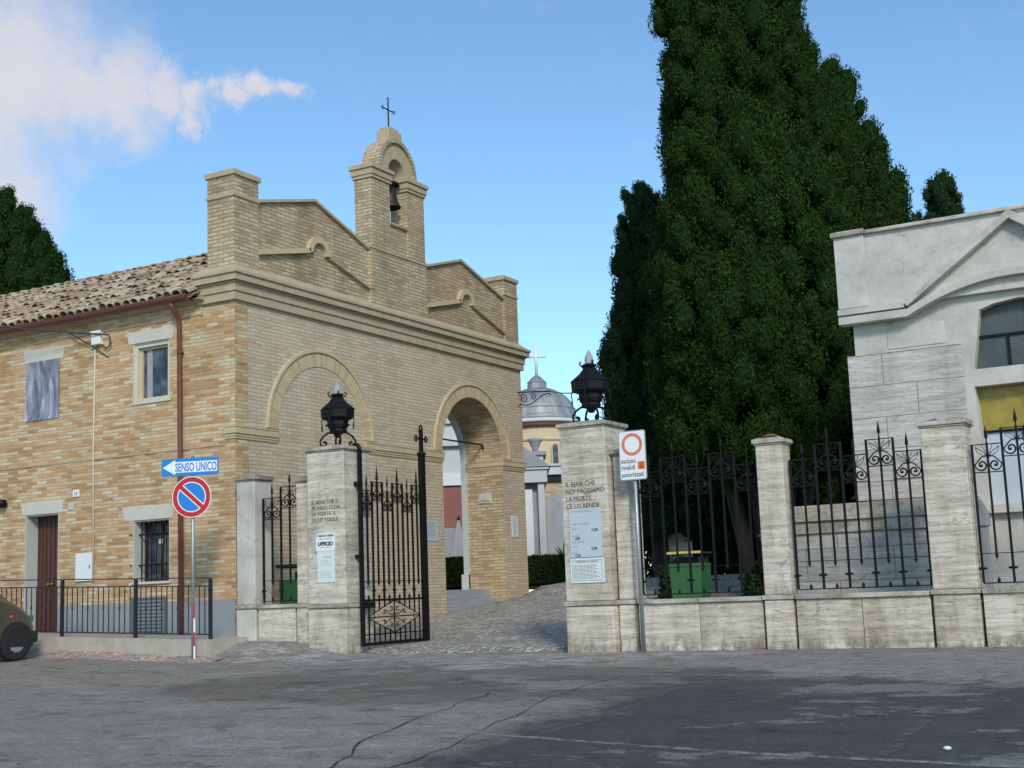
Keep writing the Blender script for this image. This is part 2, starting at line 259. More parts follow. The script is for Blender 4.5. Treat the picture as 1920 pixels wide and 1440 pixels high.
m, t, b = mat('pinkish gravel'); p = geo_pos(t); vo = nd(t, 'ShaderNodeTexVoronoi', Scale=26.0); t.links.new(p, vo.inputs['Vector'])
t.links.new(mixc(t, ramp(t, noise(t, p, 1.4, 4).outputs['Fac'], [(.4, (0, 0, 0)), (.6, (1, 1, 1))]), ramp(t, vo.outputs['Color'], [(.1, (.22, .15, .12)), (.5, (.44, .30, .25)), (.9, (.60, .49, .42))]), ramp(t, vo.outputs['Color'], [(.1, (.16, .15, .14)), (.9, (.40, .38, .35))])), b.inputs['Base Color']); b.inputs['Roughness'].default_value = .95; bump(t, b, vo.outputs['Distance'], .9, .03); M['gravel'] = m
# foliage (each leaf spray gets its own green)
def foliage(name, a, c, d_):
    m, t, b = mat(name); g = t.nodes.new('ShaderNodeNewGeometry')
    v = math_n(t, 'ADD', math_n(t, 'MULTIPLY', g.outputs['Random Per Island'], .38), math_n(t, 'MULTIPLY', noise(t, g.outputs['Position'], 1.6, 4).outputs['Fac'], .75))
    t.links.new(ramp(t, v, [(.15, a), (.6, c), (1, d_)]), b.inputs['Base Color']); b.inputs['Roughness'].default_value = .95; b.inputs['Specular IOR Level'].default_value = .04; return m
M['cypress'] = foliage('cypress green', (.010, .025, .006), (.022, .050, .010), (.055, .098, .022))
M['core_shade'] = simple('crown core with inner shade', (.009, .011, .006), .95, var=.4, sc_=9, spec=.1)  # near-black colour stands in for the shade inside the crown
M['puff_shade'] = simple('puff body with inner shade', (.011, .026, .007), .95, var=.5, sc_=14, spec=.05)  # dark green stands in for the shade between the loose sprays
M['cypress_far'] = foliage('bluish cypress green', (.012, .028, .013), (.023, .047, .021), (.042, .074, .034))
M['hedge'] = foliage('hedge green', (.010, .026, .009), (.022, .048, .015), (.04, .07, .02))
M['palm'] = foliage('palm green', (.03, .09, .02), (.06, .15, .04), (.10, .22, .07))
# roof tiles
m, t, b = mat('old clay tiles'); g = t.nodes.new('ShaderNodeNewGeometry'); p = g.outputs['Position']
c = ramp(t, g.outputs['Random Per Island'], [(0, (.24, .18, .12)), (.15, (.36, .26, .17)), (.4, (.43, .345, .235)), (.6, (.49, .41, .29)), (.84, (.56, .48, .355)), (.90, (.44, .25, .15)), (1, (.34, .29, .22))])
c = mixc(t, .6, c, ramp(t, noise(t, p, 11, 6, .7).outputs['Fac'], [(.35, (.42, .40, .36)), (.6, (1.15, 1.15, 1.12))]), 'MULTIPLY')
t.links.new(c, b.inputs['Base Color']); b.inputs['Roughness'].default_value = .9; bump(t, b, noise(t, p, 40, 4).outputs['Fac'], .5, .01); M['tile'] = m
m, t, b = mat('olive metallic car paint'); b.inputs['Base Color'].default_value = (.105, .085, .055, 1); b.inputs['Metallic'].default_value = .5; b.inputs['Roughness'].default_value = .3; b.inputs['Coat Weight'].default_value = .6
t.links.new(ramp(t, noise(t, geo_pos(t), 4, 5).outputs['Fac'], [(.3, (.115, .10, .072)), (.7, (.155, .135, .098))]), b.inputs['Base Color']); M['car'] = m
m, t, b = mat('car glass'); b.inputs['Base Color'].default_value = (.03, .16, .17, 1); b.inputs['Roughness'].default_value = .05; M['car_glass'] = m
# ---------------------------------------------------------------- mesh helpers
class MB:
    def __init__(s): s.v = []; s.f = []; s.uvf = {}; s.sm = set()
    def add(s, vs, fs, smooth=False, uvs=None):
        o = len(s.v); s.v += [tuple(x) for x in vs]
        for i, f in enumerate(fs):
            if uvs: s.uvf[len(s.f)] = [uvs[k] for k in f]
            if smooth: s.sm.add(len(s.f))
            s.f.append([k + o for k in f])
        return s
    def box(s, x0, x1, y0, y1, z0, z1):
        v = [(x, y, z) for z in (z0, z1) for y in (y0, y1) for x in (x0, x1)]
        return s.add(v, [(0, 2, 3, 1), (4, 5, 7, 6), (0, 1, 5, 4), (2, 6, 7, 3), (0, 4, 6, 2), (1, 3, 7, 5)])
    def prism(s, poly, ax, a0, a1):
        def P(p, a):
            return (a, p[0], p[1]) if ax == 'x' else (p[0], a, p[1]) if ax == 'y' else (p[0], p[1], a)
        n = len(poly); v = [P(p, a0) for p in poly] + [P(p, a1) for p in poly]
        return s.add(v, [list(range(n))[::-1], list(range(n, 2 * n))] + [(i, (i + 1) % n, n + (i + 1) % n, n + i) for i in range(n)])
    def tube(s, pts, r, n=6, closed=False, cap=True):
        pts = [Vector(p) for p in pts]; m = len(pts); rings = []; rr = r if isinstance(r, (list, tuple)) else [r] * m
        prev = None
        for i, p in enumerate(pts):
            if closed: d = pts[(i + 1) % m] - pts[i - 1]
            else: d = pts[min(i + 1, m - 1)] - pts[max(i - 1, 0)]
            if d.length < 1e-9: d = Vector((0, 0, 1))
            d.normalize()
            if prev is None:
                a = d.orthogonal().normalized()
                if abs(d.z) > .9: a = Vector((1, 0, 0)) - d * d.x; a.normalize()
            else:
                a = prev - d * prev.dot(d)
                if a.length < 1e-6: a = d.orthogonal()
                a.normalize()
            prev = a; b2 = d.cross(a)
            off = math.pi / n
            rings.append([p + (a * math.cos(2 * math.pi * k / n + off) + b2 * math.sin(2 * math.pi * k / n + off)) * rr[i] for k in range(n)])
        v = [q for g in rings for q in g]; f = []
        for i in range(m if closed else m - 1):
            j = (i + 1) % m
            for k in range(n): f.append((i * n + k, i * n + (k + 1) % n, j * n + (k + 1) % n, j * n + k))
        if not closed and cap: f += [list(range(n))[::-1], [(m - 1) * n + k for k in range(n)]]
        return s.add(v, f, smooth=n > 5)
    def lathe(s, prof, c=(0, 0, 0), n=16, smooth=True, ph=0, cap=True):
        v = []; f = []; m = len(prof)
        for r, z in prof:
            for k in range(n):
                a = 2 * math.pi * k / n + ph; v.append((c[0] + r * math.cos(a), c[1] + r * math.sin(a), c[2] + z))
        for i in range(m - 1):
            for k in range(n): f.append((i * n + k, i * n + (k + 1) % n, (i + 1) * n + (k + 1) % n, (i + 1) * n + k))
        if cap: f += [list(range(n))[::-1], [(m - 1) * n + k for k in range(n)]]
        return s.add(v, f, smooth)
    def grid(s, P, smooth=True):          # P[i][j] points
        a, b2 = len(P), len(P[0]); v = [q for r_ in P for q in r_]
        return s.add(v, [(i * b2 + j, i * b2 + j + 1, (i + 1) * b2 + j + 1, (i + 1) * b2 + j) for i in range(a - 1) for j in range(b2 - 1)], smooth)
    def build(s, name, m, parent=None, bevel=0, wloc=None, fix=True):
        me = bpy.data.meshes.new(name); me.from_pydata(s.v, [], s.f); 
        if isinstance(m, str): m = M[m]
        me.materials.append(m)
        if fix:
            bm = bmesh.new(); bm.from_mesh(me); bmesh.ops.recalc_face_normals(bm, faces=bm.faces); bm.to_mesh(me); bm.free()
        uv = me.uv_layers.new(name='UVMap')
        for p_ in me.polygons:
            n_ = p_.normal; cu = s.uvf.get(p_.index)
            for li_, li in enumerate(p_.loop_indices):
                vi = me.loops[li].vertex_index; c_ = me.vertices[vi].co
                if cu is not None:
                    k = s.f[p_.index].index(vi); uv.data[li].uv = cu[k]
                elif abs(n_.z) > .75: uv.data[li].uv = (c_.x, c_.y)
                elif abs(n_.x) > abs(n_.y): uv.data[li].uv = (c_.y + 3.1, c_.z)
                else: uv.data[li].uv = (c_.x + .07, c_.z)
            if p_.index in s.sm: p_.use_smooth = True
        o = bpy.data.objects.new(name, me); COL.objects.link(o)
        if parent is not None:
            o.parent = parent
            if wloc is None: wl = parent.get('_w', None); 
            else: wl = wloc
            if wl is not None: o.location = (-wl[0], -wl[1], -wl[2])
        if bevel:
            bv = o.modifiers.new('bevel', 'BEVEL'); bv.width = bevel; bv.segments = 2; bv.limit_method = 'ANGLE'; bv.angle_limit = R(40)
        return o
def thing(name, label, cat, loc=(0, 0, 0), group=None, world=True, rz=0):
    o = bpy.data.objects.new(name, None); COL.objects.link(o); o.location = loc; o.rotation_euler = (0, 0, rz); o.empty_display_size = .2
    o['label'] = label; o['category'] = cat
    if group: o['group'] = group
    if world: o['_w'] = list(loc)
    return o
def tag(o, label, cat, group=None):
    o['label'] = label; o['category'] = cat
    if group: o['group'] = group
    return o
def struct(o): o['kind'] = 'structure'; return o
def kids(o): return [c for c in COL.objects if c.parent == o]
def copy_tree(o, parent=None):
    c = o.copy(); COL.objects.link(c); c.parent = parent
    for ch in kids(o): copy_tree(ch, c)
    return c
def text(s, size, loc, rot, m, name='lettering', parent=None, sx=1.0, ext=.002, align='LEFT', bold=0, shear=0, ls=.95):
    cu = bpy.data.curves.new(name, 'FONT'); cu.body = s; cu.size = size; cu.extrude = ext; cu.align_x = align; cu.offset = bold; cu.shear = shear; cu.space_line = ls; cu.resolution_u = 3
    o = bpy.data.objects.new(name, cu); COL.objects.link(o)
    bpy.context.view_layer.update()
    me = bpy.data.meshes.new_from_object(o.evaluated_get(bpy.context.evaluated_depsgraph_get())); bpy.data.objects.remove(o)
    me.transform(Matrix.Diagonal((sx, 1, 1, 1)))
    me.materials.clear(); me.materials.append(M[m] if isinstance(m, str) else m)
    q = bpy.data.objects.new(name, me); COL.objects.link(q)
    if parent is not None:
        q.parent = parent; wl = parent.get('_w', (0, 0, 0)); q.location = (loc[0] - wl[0], loc[1] - wl[1], loc[2] - wl[2])
    else: q.location = loc
    q.rotation_euler = rot; return q
ROT_F = (R(90), 0, 0)            # facing -Y (the street)
ROT_S = (R(90), 0, R(90))        # facing +X (the courtyard)
def wall_holes(mb, x0, x1, z0, z1, y0, y1, holes, depth=None):
    xs = sorted({x0, x1, *[h[0] for h in holes], *[h[1] for h in holes]}); zs = sorted({z0, z1, *[h[2] for h in holes], *[h[3] for h in holes]})
    def solid(i, j):
        if i < 0 or j < 0 or i >= len(xs) - 1 or j >= len(zs) - 1: return None
        cx, cz = (xs[i] + xs[i + 1]) / 2, (zs[j] + zs[j + 1]) / 2
        return not any(h[0] < cx < h[1] and h[2] < cz < h[3] for h in holes)
    for i in range(len(xs) - 1):
        for j in range(len(zs) - 1):
            if not solid(i, j): continue
            a, b2, c, d_ = xs[i], xs[i + 1], zs[j], zs[j + 1]
            mb.add([(a, y0, c), (b2, y0, c), (b2, y0, d_), (a, y0, d_)], [(0, 1, 2, 3)])
            mb.add([(a, y1, c), (b2, y1, c), (b2, y1, d_), (a, y1, d_)], [(3, 2, 1, 0)])
            for (di, dj, q) in ((-1, 0, [(a, y0, c), (a, y0, d_), (a, y1, d_), (a, y1, c)]), (1, 0, [(b2, y0, c), (b2, y1, c), (b2, y1, d_), (b2, y0, d_)]), (0, -1, [(a, y0, c), (a, y1, c), (b2, y1, c), (b2, y0, c)]), (0, 1, [(a, y0, d_), (b2, y0, d_), (b2, y1, d_), (a, y1, d_)])):
                if not solid(i + di, j + dj): mb.add(q, [(0, 1, 2, 3)])
    return mb
def sstep(x): x = max(0, min(1, x)); return x * x * (3 - 2 * x)
# ---------------------------------------------------------------- terrain
def street_z(x, y):
    z = .045 + (0 if y > -1 else .043 * max(y + 1, -24))
    z += .225 * sstep((y + 1.25) / .95) * sstep((2.75 - x) / 1.9) 
    z += .10 * sstep((.3 - x) / 3) * sstep((y + 7) / 4.5) * sstep((2 - y) / 2)
    if y > 0 and x > .0: z = max(z, 0) if y < .01 else float(np.interp(y, [0, 1.6, 6, 8.4, 9.3, 11, 400], [.10, .15, .545, .74, .95, 1.04, 1.10]))
    return z
def sheet(name, xs, ys, m, dz=0, jitter=0):
    mb = MB(); P = [[(x, y, street_z(x, y) + dz + (random.uniform(-jitter, jitter) if jitter else 0)) for x in xs] for y in ys]; mb.grid(P)
    return struct(mb.build(name, m, fix=False))
lin = lambda a, b2, n: list(np.linspace(a, b2, n))
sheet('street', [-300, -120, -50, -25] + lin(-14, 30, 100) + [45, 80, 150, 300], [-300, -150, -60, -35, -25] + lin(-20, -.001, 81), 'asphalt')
sheet('cobbled_path', lin(0.0, 8.0, 25), [-.0, .2, .8, 1.6, 2.5, 4, 5, 6, 7, 8, 8.4, 8.8, 9.3, 10, 11, 14, 18, 24], 'setts', .0)
sheet('ground', [8, 12, 20, 60, 300], [-.0, .8, 1.6, 4, 6, 8.4, 9.3, 11, 24], 'soil')
struct(MB().grid([[(x, y, 1.07) for x in (-300, -60, -20, 0, 20, 60, 300)] for y in (24, 60, 150, 400)]).build('ground', 'soil', fix=False))
struct(MB().grid([[(x, y, 1.04) for x in (-300, -60, -20, -1.0, .0)] for y in (9.4, 14, 24)]).build('ground', 'soil', fix=False))
# gravel strip beside the kerb
mb = MB(); P = []
for i, x in enumerate(lin(-6.5, .75, 40)):
    row = []
    for j, y in enumerate(lin(-1.12, -1.95, 10)):
        e = .45 + .5 * math.sin(x * 1.7) * .25; k = sstep(1 - j / 9 / max(.35, min(1, .55 + .1 * math.sin(x * 2.3) + .08 * math.sin(x * 5))))
        row.append((x, y, street_z(x, y) - .012 + (.05 + random.uniform(0, .03)) * k * (1 if x < .4 else .5)))
    P.append(row)
g = mb.grid(P).build('gravel', 'gravel', fix=False); g['kind'] = 'stuff'
# painted parking lines and tar-dark cracks: thin sheets over the asphalt
def strip(name, pts, wd, m, dz=.005, jag=0):
    out = []
    for a, b2 in zip(pts[:-1], pts[1:]):
        n = max(2, int(math.dist(a, b2) / .25))
        out += [(a[0] + (b2[0] - a[0]) * k / n, a[1] + (b2[1] - a[1]) * k / n) for k in range(n)]
    out.append(pts[-1]); P = []
    for i, p_ in enumerate(out):
        q = out[min(i + 1, len(out) - 1)]; o_ = out[max(i - 1, 0)]; dx, dy = q[0] - o_[0], q[1] - o_[1]; l = math.hypot(dx, dy) or 1
        x, y = p_[0] + random.uniform(-jag, jag), p_[1] + random.uniform(-jag, jag); h = wd / 2 * (1 if not jag else random.uniform(.3, 1.2))
        P.append([(x - dy / l * h, y + dx / l * h, 0), (x + dy / l * h, y - dx / l * h, 0)])
    P = [[(x, y, street_z(x, y) + dz) for x, y, _ in r_] for r_ in P]
    return struct(MB().grid(P, False).build(name, m, fix=False))
def worn(name, col, amt):
    m, t, b = mat(name); p = geo_pos(t); tr = t.nodes.new('ShaderNodeBsdfTransparent'); mxs = t.nodes.new('ShaderNodeMixShader'); out = [n for n in t.nodes if n.type == 'OUTPUT_MATERIAL'][0]
    b.inputs['Base Color'].default_value = (*col, 1); b.inputs['Roughness'].default_value = .9
    f = ramp(t, noise(t, p, 9, 7, .75).outputs['Fac'], [(amt - .08, (0, 0, 0)), (amt + .12, (.8, .8, .8))])
    t.links.new(f, mxs.inputs[0]); t.links.new(tr.outputs[0], mxs.inputs[1]); t.links.new(b.outputs[0], mxs.inputs[2]); t.links.new(mxs.outputs[0], out.inputs[0]); return m
M['worn_line'] = worn('worn white line', (.34, .34, .33), .49); M['fainter_line'] = worn('nearly gone line', (.15, .15, .148), .52)
M['tar'] = worn('tar crack', (.02, .02, .021), .38)
strip('road_marking', [(8.0, -3.12), (12.3, -3.43)], .09, 'worn_line')
strip('road_marking', [(9.08, -3.45), (9.15, -4.73), (9.25, -6.2), (9.14, -6.98)], .10, 'fainter_line')
strip('road_marking', [(8.2, -6.95), (9.8, -7.32), (11.0, -7.58), (13.2, -7.85)], .08, 'worn_line')
strip('road_marking', [(11.74, -5.17), (11.87, -7.55)], .10, 'fainter_line')
strip('road_crack', [(8.1, -3.2), (8.05, -4.38), (8.25, -5.49), (8.4, -6.13), (8.5, -6.8), (8.7, -7.4), (8.9, -9.5)], .022, 'tar', .006, .04)
strip('road_crack', [(7.3, -4.6), (7.49, -5.88), (7.67, -6.65), (7.78, -7.26), (8.28, -8.34), (8.6, -10)], .026, 'tar', .006, .05)
strip('road_crack', [(-1.0, -2.9), (1.2, -2.6), (3.0, -2.1), (5.4, -1.9), (7.4, -2.5)], .02, 'tar', .006, .05)
# kerb walkway beside the building
def kz(x): return .345 - .028 * x
mb = MB(); xs = lin(-13, .42, 12)
for a, b2 in zip(xs[:-1], xs[1:]):
    mb.add([(a, -1.12, -.2), (b2, -1.12, -.2), (b2, -1.12, kz(b2)), (a, -1.12, kz(a)), (a, .1, -.2), (b2, .1, -.2), (b2, .1, kz(b2)), (a, .1, kz(a))], [(0, 1, 2, 3), (3, 2, 6, 7)])
mb.add([(.42, -1.12, -.2), (.42, .0, -.2), (.42, .0, kz(.42)), (.42, -1.12, kz(.42))], [(0, 1, 2, 3)])
struct(mb.build('pavement', 'concrete', fix=False))
# ---------------------------------------------------------------- brick gatehouse
G = thing('brick_gatehouse', 'two-storey orange and beige brick cemetery gatehouse with tiled roof, archway and belfry', 'building', (0, 0, .3))
holes = [(-4.78, -3.95, .40, 2.48), (-2.20, -1.39, 1.24, 2.24), (-2.23, -1.40, 4.20, 5.20), (-4.78, -4.0, 4.16, 5.17), (-10.2, -9.4, 4.16, 5.17), (-7.6, -6.8, 4.16, 5.17), (-7.6, -6.8, 1.24, 2.24)]
mb = wall_holes(MB(), -12.5, -.0, .2, 5.72, 0, .32, holes); mb.box(-12.5, -12.2, .321, 5.2, .2, 5.72)
mb.build('side_wall', 'brick_side', G)
# facade with the open archway
AC, AR, AZ = 7.235, 1.185, 3.65
arc = [(AC - AR * math.cos(a), AZ + AR * math.sin(a)) for a in np.linspace(0, math.pi, 33)]
poly = [(.321, .2), (AC - AR, .2)] + arc + [(AC + AR, .2), (9.35, .2), (9.35, 5.95), (.321, 5.95)]
mb = MB().prism(poly, 'x', -.9, .0); w_ = mb.build('facade_wall', 'brick_front', G)
# the archway lining: jambs and barrel laid 3 mm over the cut
mb = MB(); n = len(arc)
full = [(AC - AR + .003, .2)] + [(AC - (AR - .003) * math.cos(a), AZ + (AR - .003) * math.sin(a)) for a in np.linspace(0, math.pi, 33)] + [(AC + AR - .003, .2)]
s_ = 0; uvs = []; vv = []
for i, p_ in enumerate(full):
    if i: s_ += math.dist(p_, full[i - 1])
    for x in (-.895, -.0): vv.append((x, p_[0], p_[1])); uvs.append((x, s_))
mb.add(vv, [(2 * i, 2 * i + 1, 2 * i + 3, 2 * i + 2) for i in range(len(full) - 1)], False, uvs)
mb.build('arch_lining', 'brick_jamb', G, fix=False)
# back half of the passage: white plastered rim
mb = MB()
for r0, r1, x0, x1 in ((AR - .05, AR + .18, -1.02, -.9),):
    o_ = [(AC - r1 * math.cos(a), AZ + r1 * math.sin(a)) for a in np.linspace(0, math.pi, 25)]; i_ = [(AC - r0 * math.cos(a), AZ + r0 * math.sin(a)) for a in np.linspace(0, math.pi, 25)]
    mb.prism([(AC - r1, .9)] + o_ + [(AC + r1, .9), (AC + r0, .9)] + i_[::-1] + [(AC - r0, .9)], 'x', x0, x1)
mb.box(-1.06, -.9, AC + AR - .09, AC + AR + .14, .9, 1.25)
mb.build('rear_arch_rim', 'white_stone', G)
def ring(c, z, r0, r1, x0, x1, n=48, a0=0, a1=math.pi):
    v = []; f = []; u = []
    for i, a in enumerate(np.linspace(a0, a1, n + 1)):
        for r_, x in ((r0, x1), (r1, x1), (r1, x0), (r0, x0)):
            v.append((x, c - r_ * math.cos(a), z + r_ * math.sin(a))); u.append((a * (r0 + r1) / 2, r_ - r0 if x == x1 else r_ - r0 + (x1 - x)))
    for i in range(n):
        for k in range(4): f.append((4 * i + k, 4 * i + (k + 1) % 4, 4 * i + 4 + (k + 1) % 4, 4 * i + 4 + k))
    f += [(0, 1, 2, 3), (4 * n + 3, 4 * n + 2, 4 * n + 1, 4 * n)]
    return MB().add(v, f, False, u)
for c in (2.235, AC):
    ring(c, AZ, AR, AR + .25, -.02, .012).build('arch_ring', 'brick_ring', G)
    ring(c, AZ, AR + .25, AR + .30, -.02, .04).build('arch_moulding', 'moulding', G)
# impost bands
def band(prof, segs, name, m):
    mb = MB()
    for pr, z0, z1 in prof:
        for kind, a, b2 in segs:
            if kind == 'F': mb.box(0.0, pr, a, b2, z0, z1)
            elif kind == 'S': mb.box(a, b2, -pr, 0.0, z0, z1)
            elif kind == 'C': mb.box(a, pr, -pr, 0.0, z0, z1)
            elif kind == 'J': mb.box(a, pr, b2 - pr, b2, z0, z1)
    return mb.build(name, m, G)
pf = [(.018, 3.42, 3.455), (.03, 3.457, 3.50), (.05, 3.502, 3.60), (.06, 3.602, 3.625)]
band(pf, [('F', 0.0, 1.02), ('C', -.2, 0)], 'impost_band', 'impost')
band(pf, [('F', 3.46, AC - AR + .02)], 'impost_band', 'impost')
mb = MB()
for pr, z0, z1 in pf: mb.box(-.88, pr, AC + AR - pr, AC + AR + .004, z0, z1); mb.box(0.0, pr, AC + AR + .004, 9.35 + pr, z0, z1); mb.box(-.88, 0, 9.35, 9.35 + pr, z0, z1)
mb.build('impost_band', 'impost', G)
# cornice round the corner
cp = [(.06, 5.66, 5.80), (.085, 5.80, 5.93), (.11, 5.93, 5.955), (.16, 5.96, 6.07), (.19, 6.07, 6.12)]
mb = MB()
for pr, z0, z1 in cp:
    mb.box(-.72 - pr * .2, pr, -pr, 0.0, z0, z1 - .003); mb.box(0.0, pr, 0.0, 9.35, z0, z1 - .003); mb.box(-.9, pr, 9.35, 9.35 + pr, z0, z1 - .003)
# weathered sloping brick on top
v = [(.17, -.17, 6.12), (.17, 9.5, 6.12), (-.03, 9.3, 6.28), (-.03, .03, 6.28), (-.72, -.17, 6.12), (-.72, .03, 6.28)]
mb.add(v, [(0, 1, 2, 3), (0, 3, 5, 4)])
mb.build('cornice', 'cornice', G, fix=False)
# string courses on the street side
MB().box(-12.5, -.70, -.018, .0, 5.50, 5.525).build('string_course', 'cornice', G)
MB().box(-12.5, -.2, -.016, .0, 3.325, 3.35).build('string_course', 'cornice', G)
MB().box(-12.5, -.70, -.022, .0, 5.525, 5.70).build('eaves_band', 'brick_side', G)
MB().box(-.70, -.66, -.024, .0, 5.49, 5.72).build('string_course', 'cornice', G)
# grey plinth
wall_holes(MB(), -12.5, .0, .2, .86, -.02, -.001, [(-4.80, -3.93, .1, .9)]).build('plinth', 'plinth', G)
# parapet with raked tops
def up_mat(): return 'brick_top'
par = [(.612, 5.96), (.612, 7.42), (2.14, 7.80), (3.76, 7.26), (3.76, 5.9)]
MB().prism(par, 'x', -.36, -.05).build('parapet', 'brick_top', G)
par2 = [(5.64, 5.9), (5.64, 7.30), (7.0, 7.68), (8.62, 7.20), (8.9, 7.1), (8.9, 5.9)]
MB().prism(par2, 'x', -.36, -.05).build('parapet', 'brick_top', G)
def raked(pts, name='coping', th=.05, x0=-.42, x1=.01, m='cornice', par_=None):
    mb = MB()
    for (a, az), (b2, bz) in zip(pts[:-1], pts[1:]): mb.prism([(a, az), (b2, bz), (b2, bz + th), (a, az + th)], 'x', x0, x1)
    return mb.build(name, m, par_ or G)
raked([(.60, 7.42), (2.14, 7.80), (3.74, 7.26)]); raked([(5.66, 7.30), (7.0, 7.68), (8.62, 7.20), (8.74, 7.165)])
# raking string with small blind arch on each half
for c, zc, a0, a1, za, zb in ((2.23, 6.86, .62, 3.88, 6.53, 6.47), (7.17, 6.80, 5.65, 8.74, 6.47, 6.40)):
    mb = MB()
    mb.prism([(a0, za), (c - .27, zc - .03), (c - .27, zc + .06), (a0, za + .085)], 'x', -.05, .03)
    mb.build('raking_string', 'impost', G)
    mb = MB(); mb.prism([(c + .30, zc - .03), (a1, zb), (a1, zb + .02), (c + .30, zc - .01)], 'x', -.05, .02); mb.build('raking_string', 'cornice', G)
    ring(c, zc, .20, .31, -.06, .03, 20).build('small_blind_arch', 'impost', G)
# corner turrets
def turret(x0, x1, y0, y1, z0, z1, zb):
    mb = MB().box(x0, x1, y0, y1, z0, z1); t_ = mb.build('corner_turret', 'brick_top', G)
    mb = MB().box(x0 - .02, x1 + .02, y0 - .02, y1 + .02, zb, zb + .045); mb.box(x0 - .035, x1 + .035, y0 - .035, y1 + .035, z1 - .10, z1 - .02)
    v = [(x0 - .03, y0 - .03, z1 - .02), (x1 + .03, y0 - .03, z1 - .02), (x1 + .03, y1 + .03, z1 - .02), (x0 - .03, y1 + .03, z1 - .02), ((x0 + x1) / 2, (y0 + y1) / 2, z1 + .07)]
    mb.add(v, [(0, 1, 4), (1, 2, 4), (2, 3, 4), (3, 0, 4)]); mb.build('turret_cap', 'cornice', t_, wloc=(0, 0, 0))
turret(-.57, .0, .0, .61, 5.96, 7.86, 7.40); turret(-.57, .0, 8.76, 9.33, 5.96, 7.72, 7.27)
# belfry
BV0, BV1, BI0, BI1 = 3.86, 5.64, 4.45, 5.05; BX = -.42
bt = MB().box(-.42, .02, 3.76, 5.66, 5.9, 7.30).build('belfry_base', 'brick_top', G)
mb = MB(); mb.prism([(3.72, 7.30), (5.70, 7.30), (5.66, 7.34), (3.76, 7.34)], 'x', -.45, .04); mb.build('coping', 'cornice', G)
pb = [(5.64, 7.34), (5.95, 7.34), (5.64, 7.55)]; MB().prism(pb, 'x', -.40, -.10).build('belfry_buttress', 'brick_top', G)
for a, b2 in ((BV0, BI0), (BI1, BV1)):
    pr_ = MB().box(-.40, 0.0, a, b2, 7.34, 8.75).build('belfry_pier', 'brick_top', G)
    mb = MB()
    for e, z0, z1 in ((.03, 8.70, 8.76), (.05, 8.763, 8.88), (.08, 8.883, 8.95), (.04, 8.953, 8.98)): mb.box(-.40 - e, e, a - e, b2 + e, z0, z1)
    mb.build('pier_cap', 'cornice', pr_, wloc=(0, 0, 0))
mb = MB().box(-.36, -.03, BI0, BI1, 7.34, 7.90); mb.box(-.39, 0.01, BI0, BI1, 7.90, 7.95); mb.build('belfry_sill', 'brick_top', G)
BC = (BV0 + BV1) / 2
o_ = [(BC - .60 * math.cos(a), 8.98 + .66 * math.sin(a)) for a in np.linspace(0, math.pi, 25)]; i_ = [(BC - .28 * math.cos(a), 8.98 + .30 * math.sin(a)) for a in np.linspace(0, math.pi, 25)]
MB().prism(o_ + i_[::-1], 'x', -.38, -.03).build('belfry_arch', 'cornice', G)
o_ = [(BC - .64 * math.cos(a), 8.98 + .70 * math.sin(a)) for a in np.linspace(0, math.pi, 25)]; i_ = [(BC - .56 * math.cos(a), 8.98 + .62 * math.sin(a)) for a in np.linspace(0, math.pi, 25)]
MB().prism(o_ + i_[::-1], 'x', -.40, .02).build('arch_moulding', 'brick_top', G)
mb = MB().box(-.34, -.04, BC - .20, BC + .22, 9.62, 9.86); mb.box(-.30, -.08, BC - .15, BC + .17, 9.86, 9.93); mb.build('belfry_crown', 'cornice', G)
# iron cross on the belfry
mb = MB().tube([(-.19, BC, 9.9), (-.19, BC, 10.52)], .014, 6); mb.tube([(-.19, BC - .17, 10.33), (-.19, BC + .17, 10.33)], .013, 6)
for y, z in ((BC, 10.55), (BC - .19, 10.33), (BC + .19, 10.33)):
    for dy, dz in ((.028, 0), (-.028, 0), (0, .028), (0, -.028)):
        if (y == BC and dz < 0): continue
        mb.lathe([(.001, -.016), (.014, -.008), (.016, 0), (.014, .008), (.001, .016)], (-.19, y + dy, z + dz), 8)
mb.build('belfry_cross', 'iron', G)
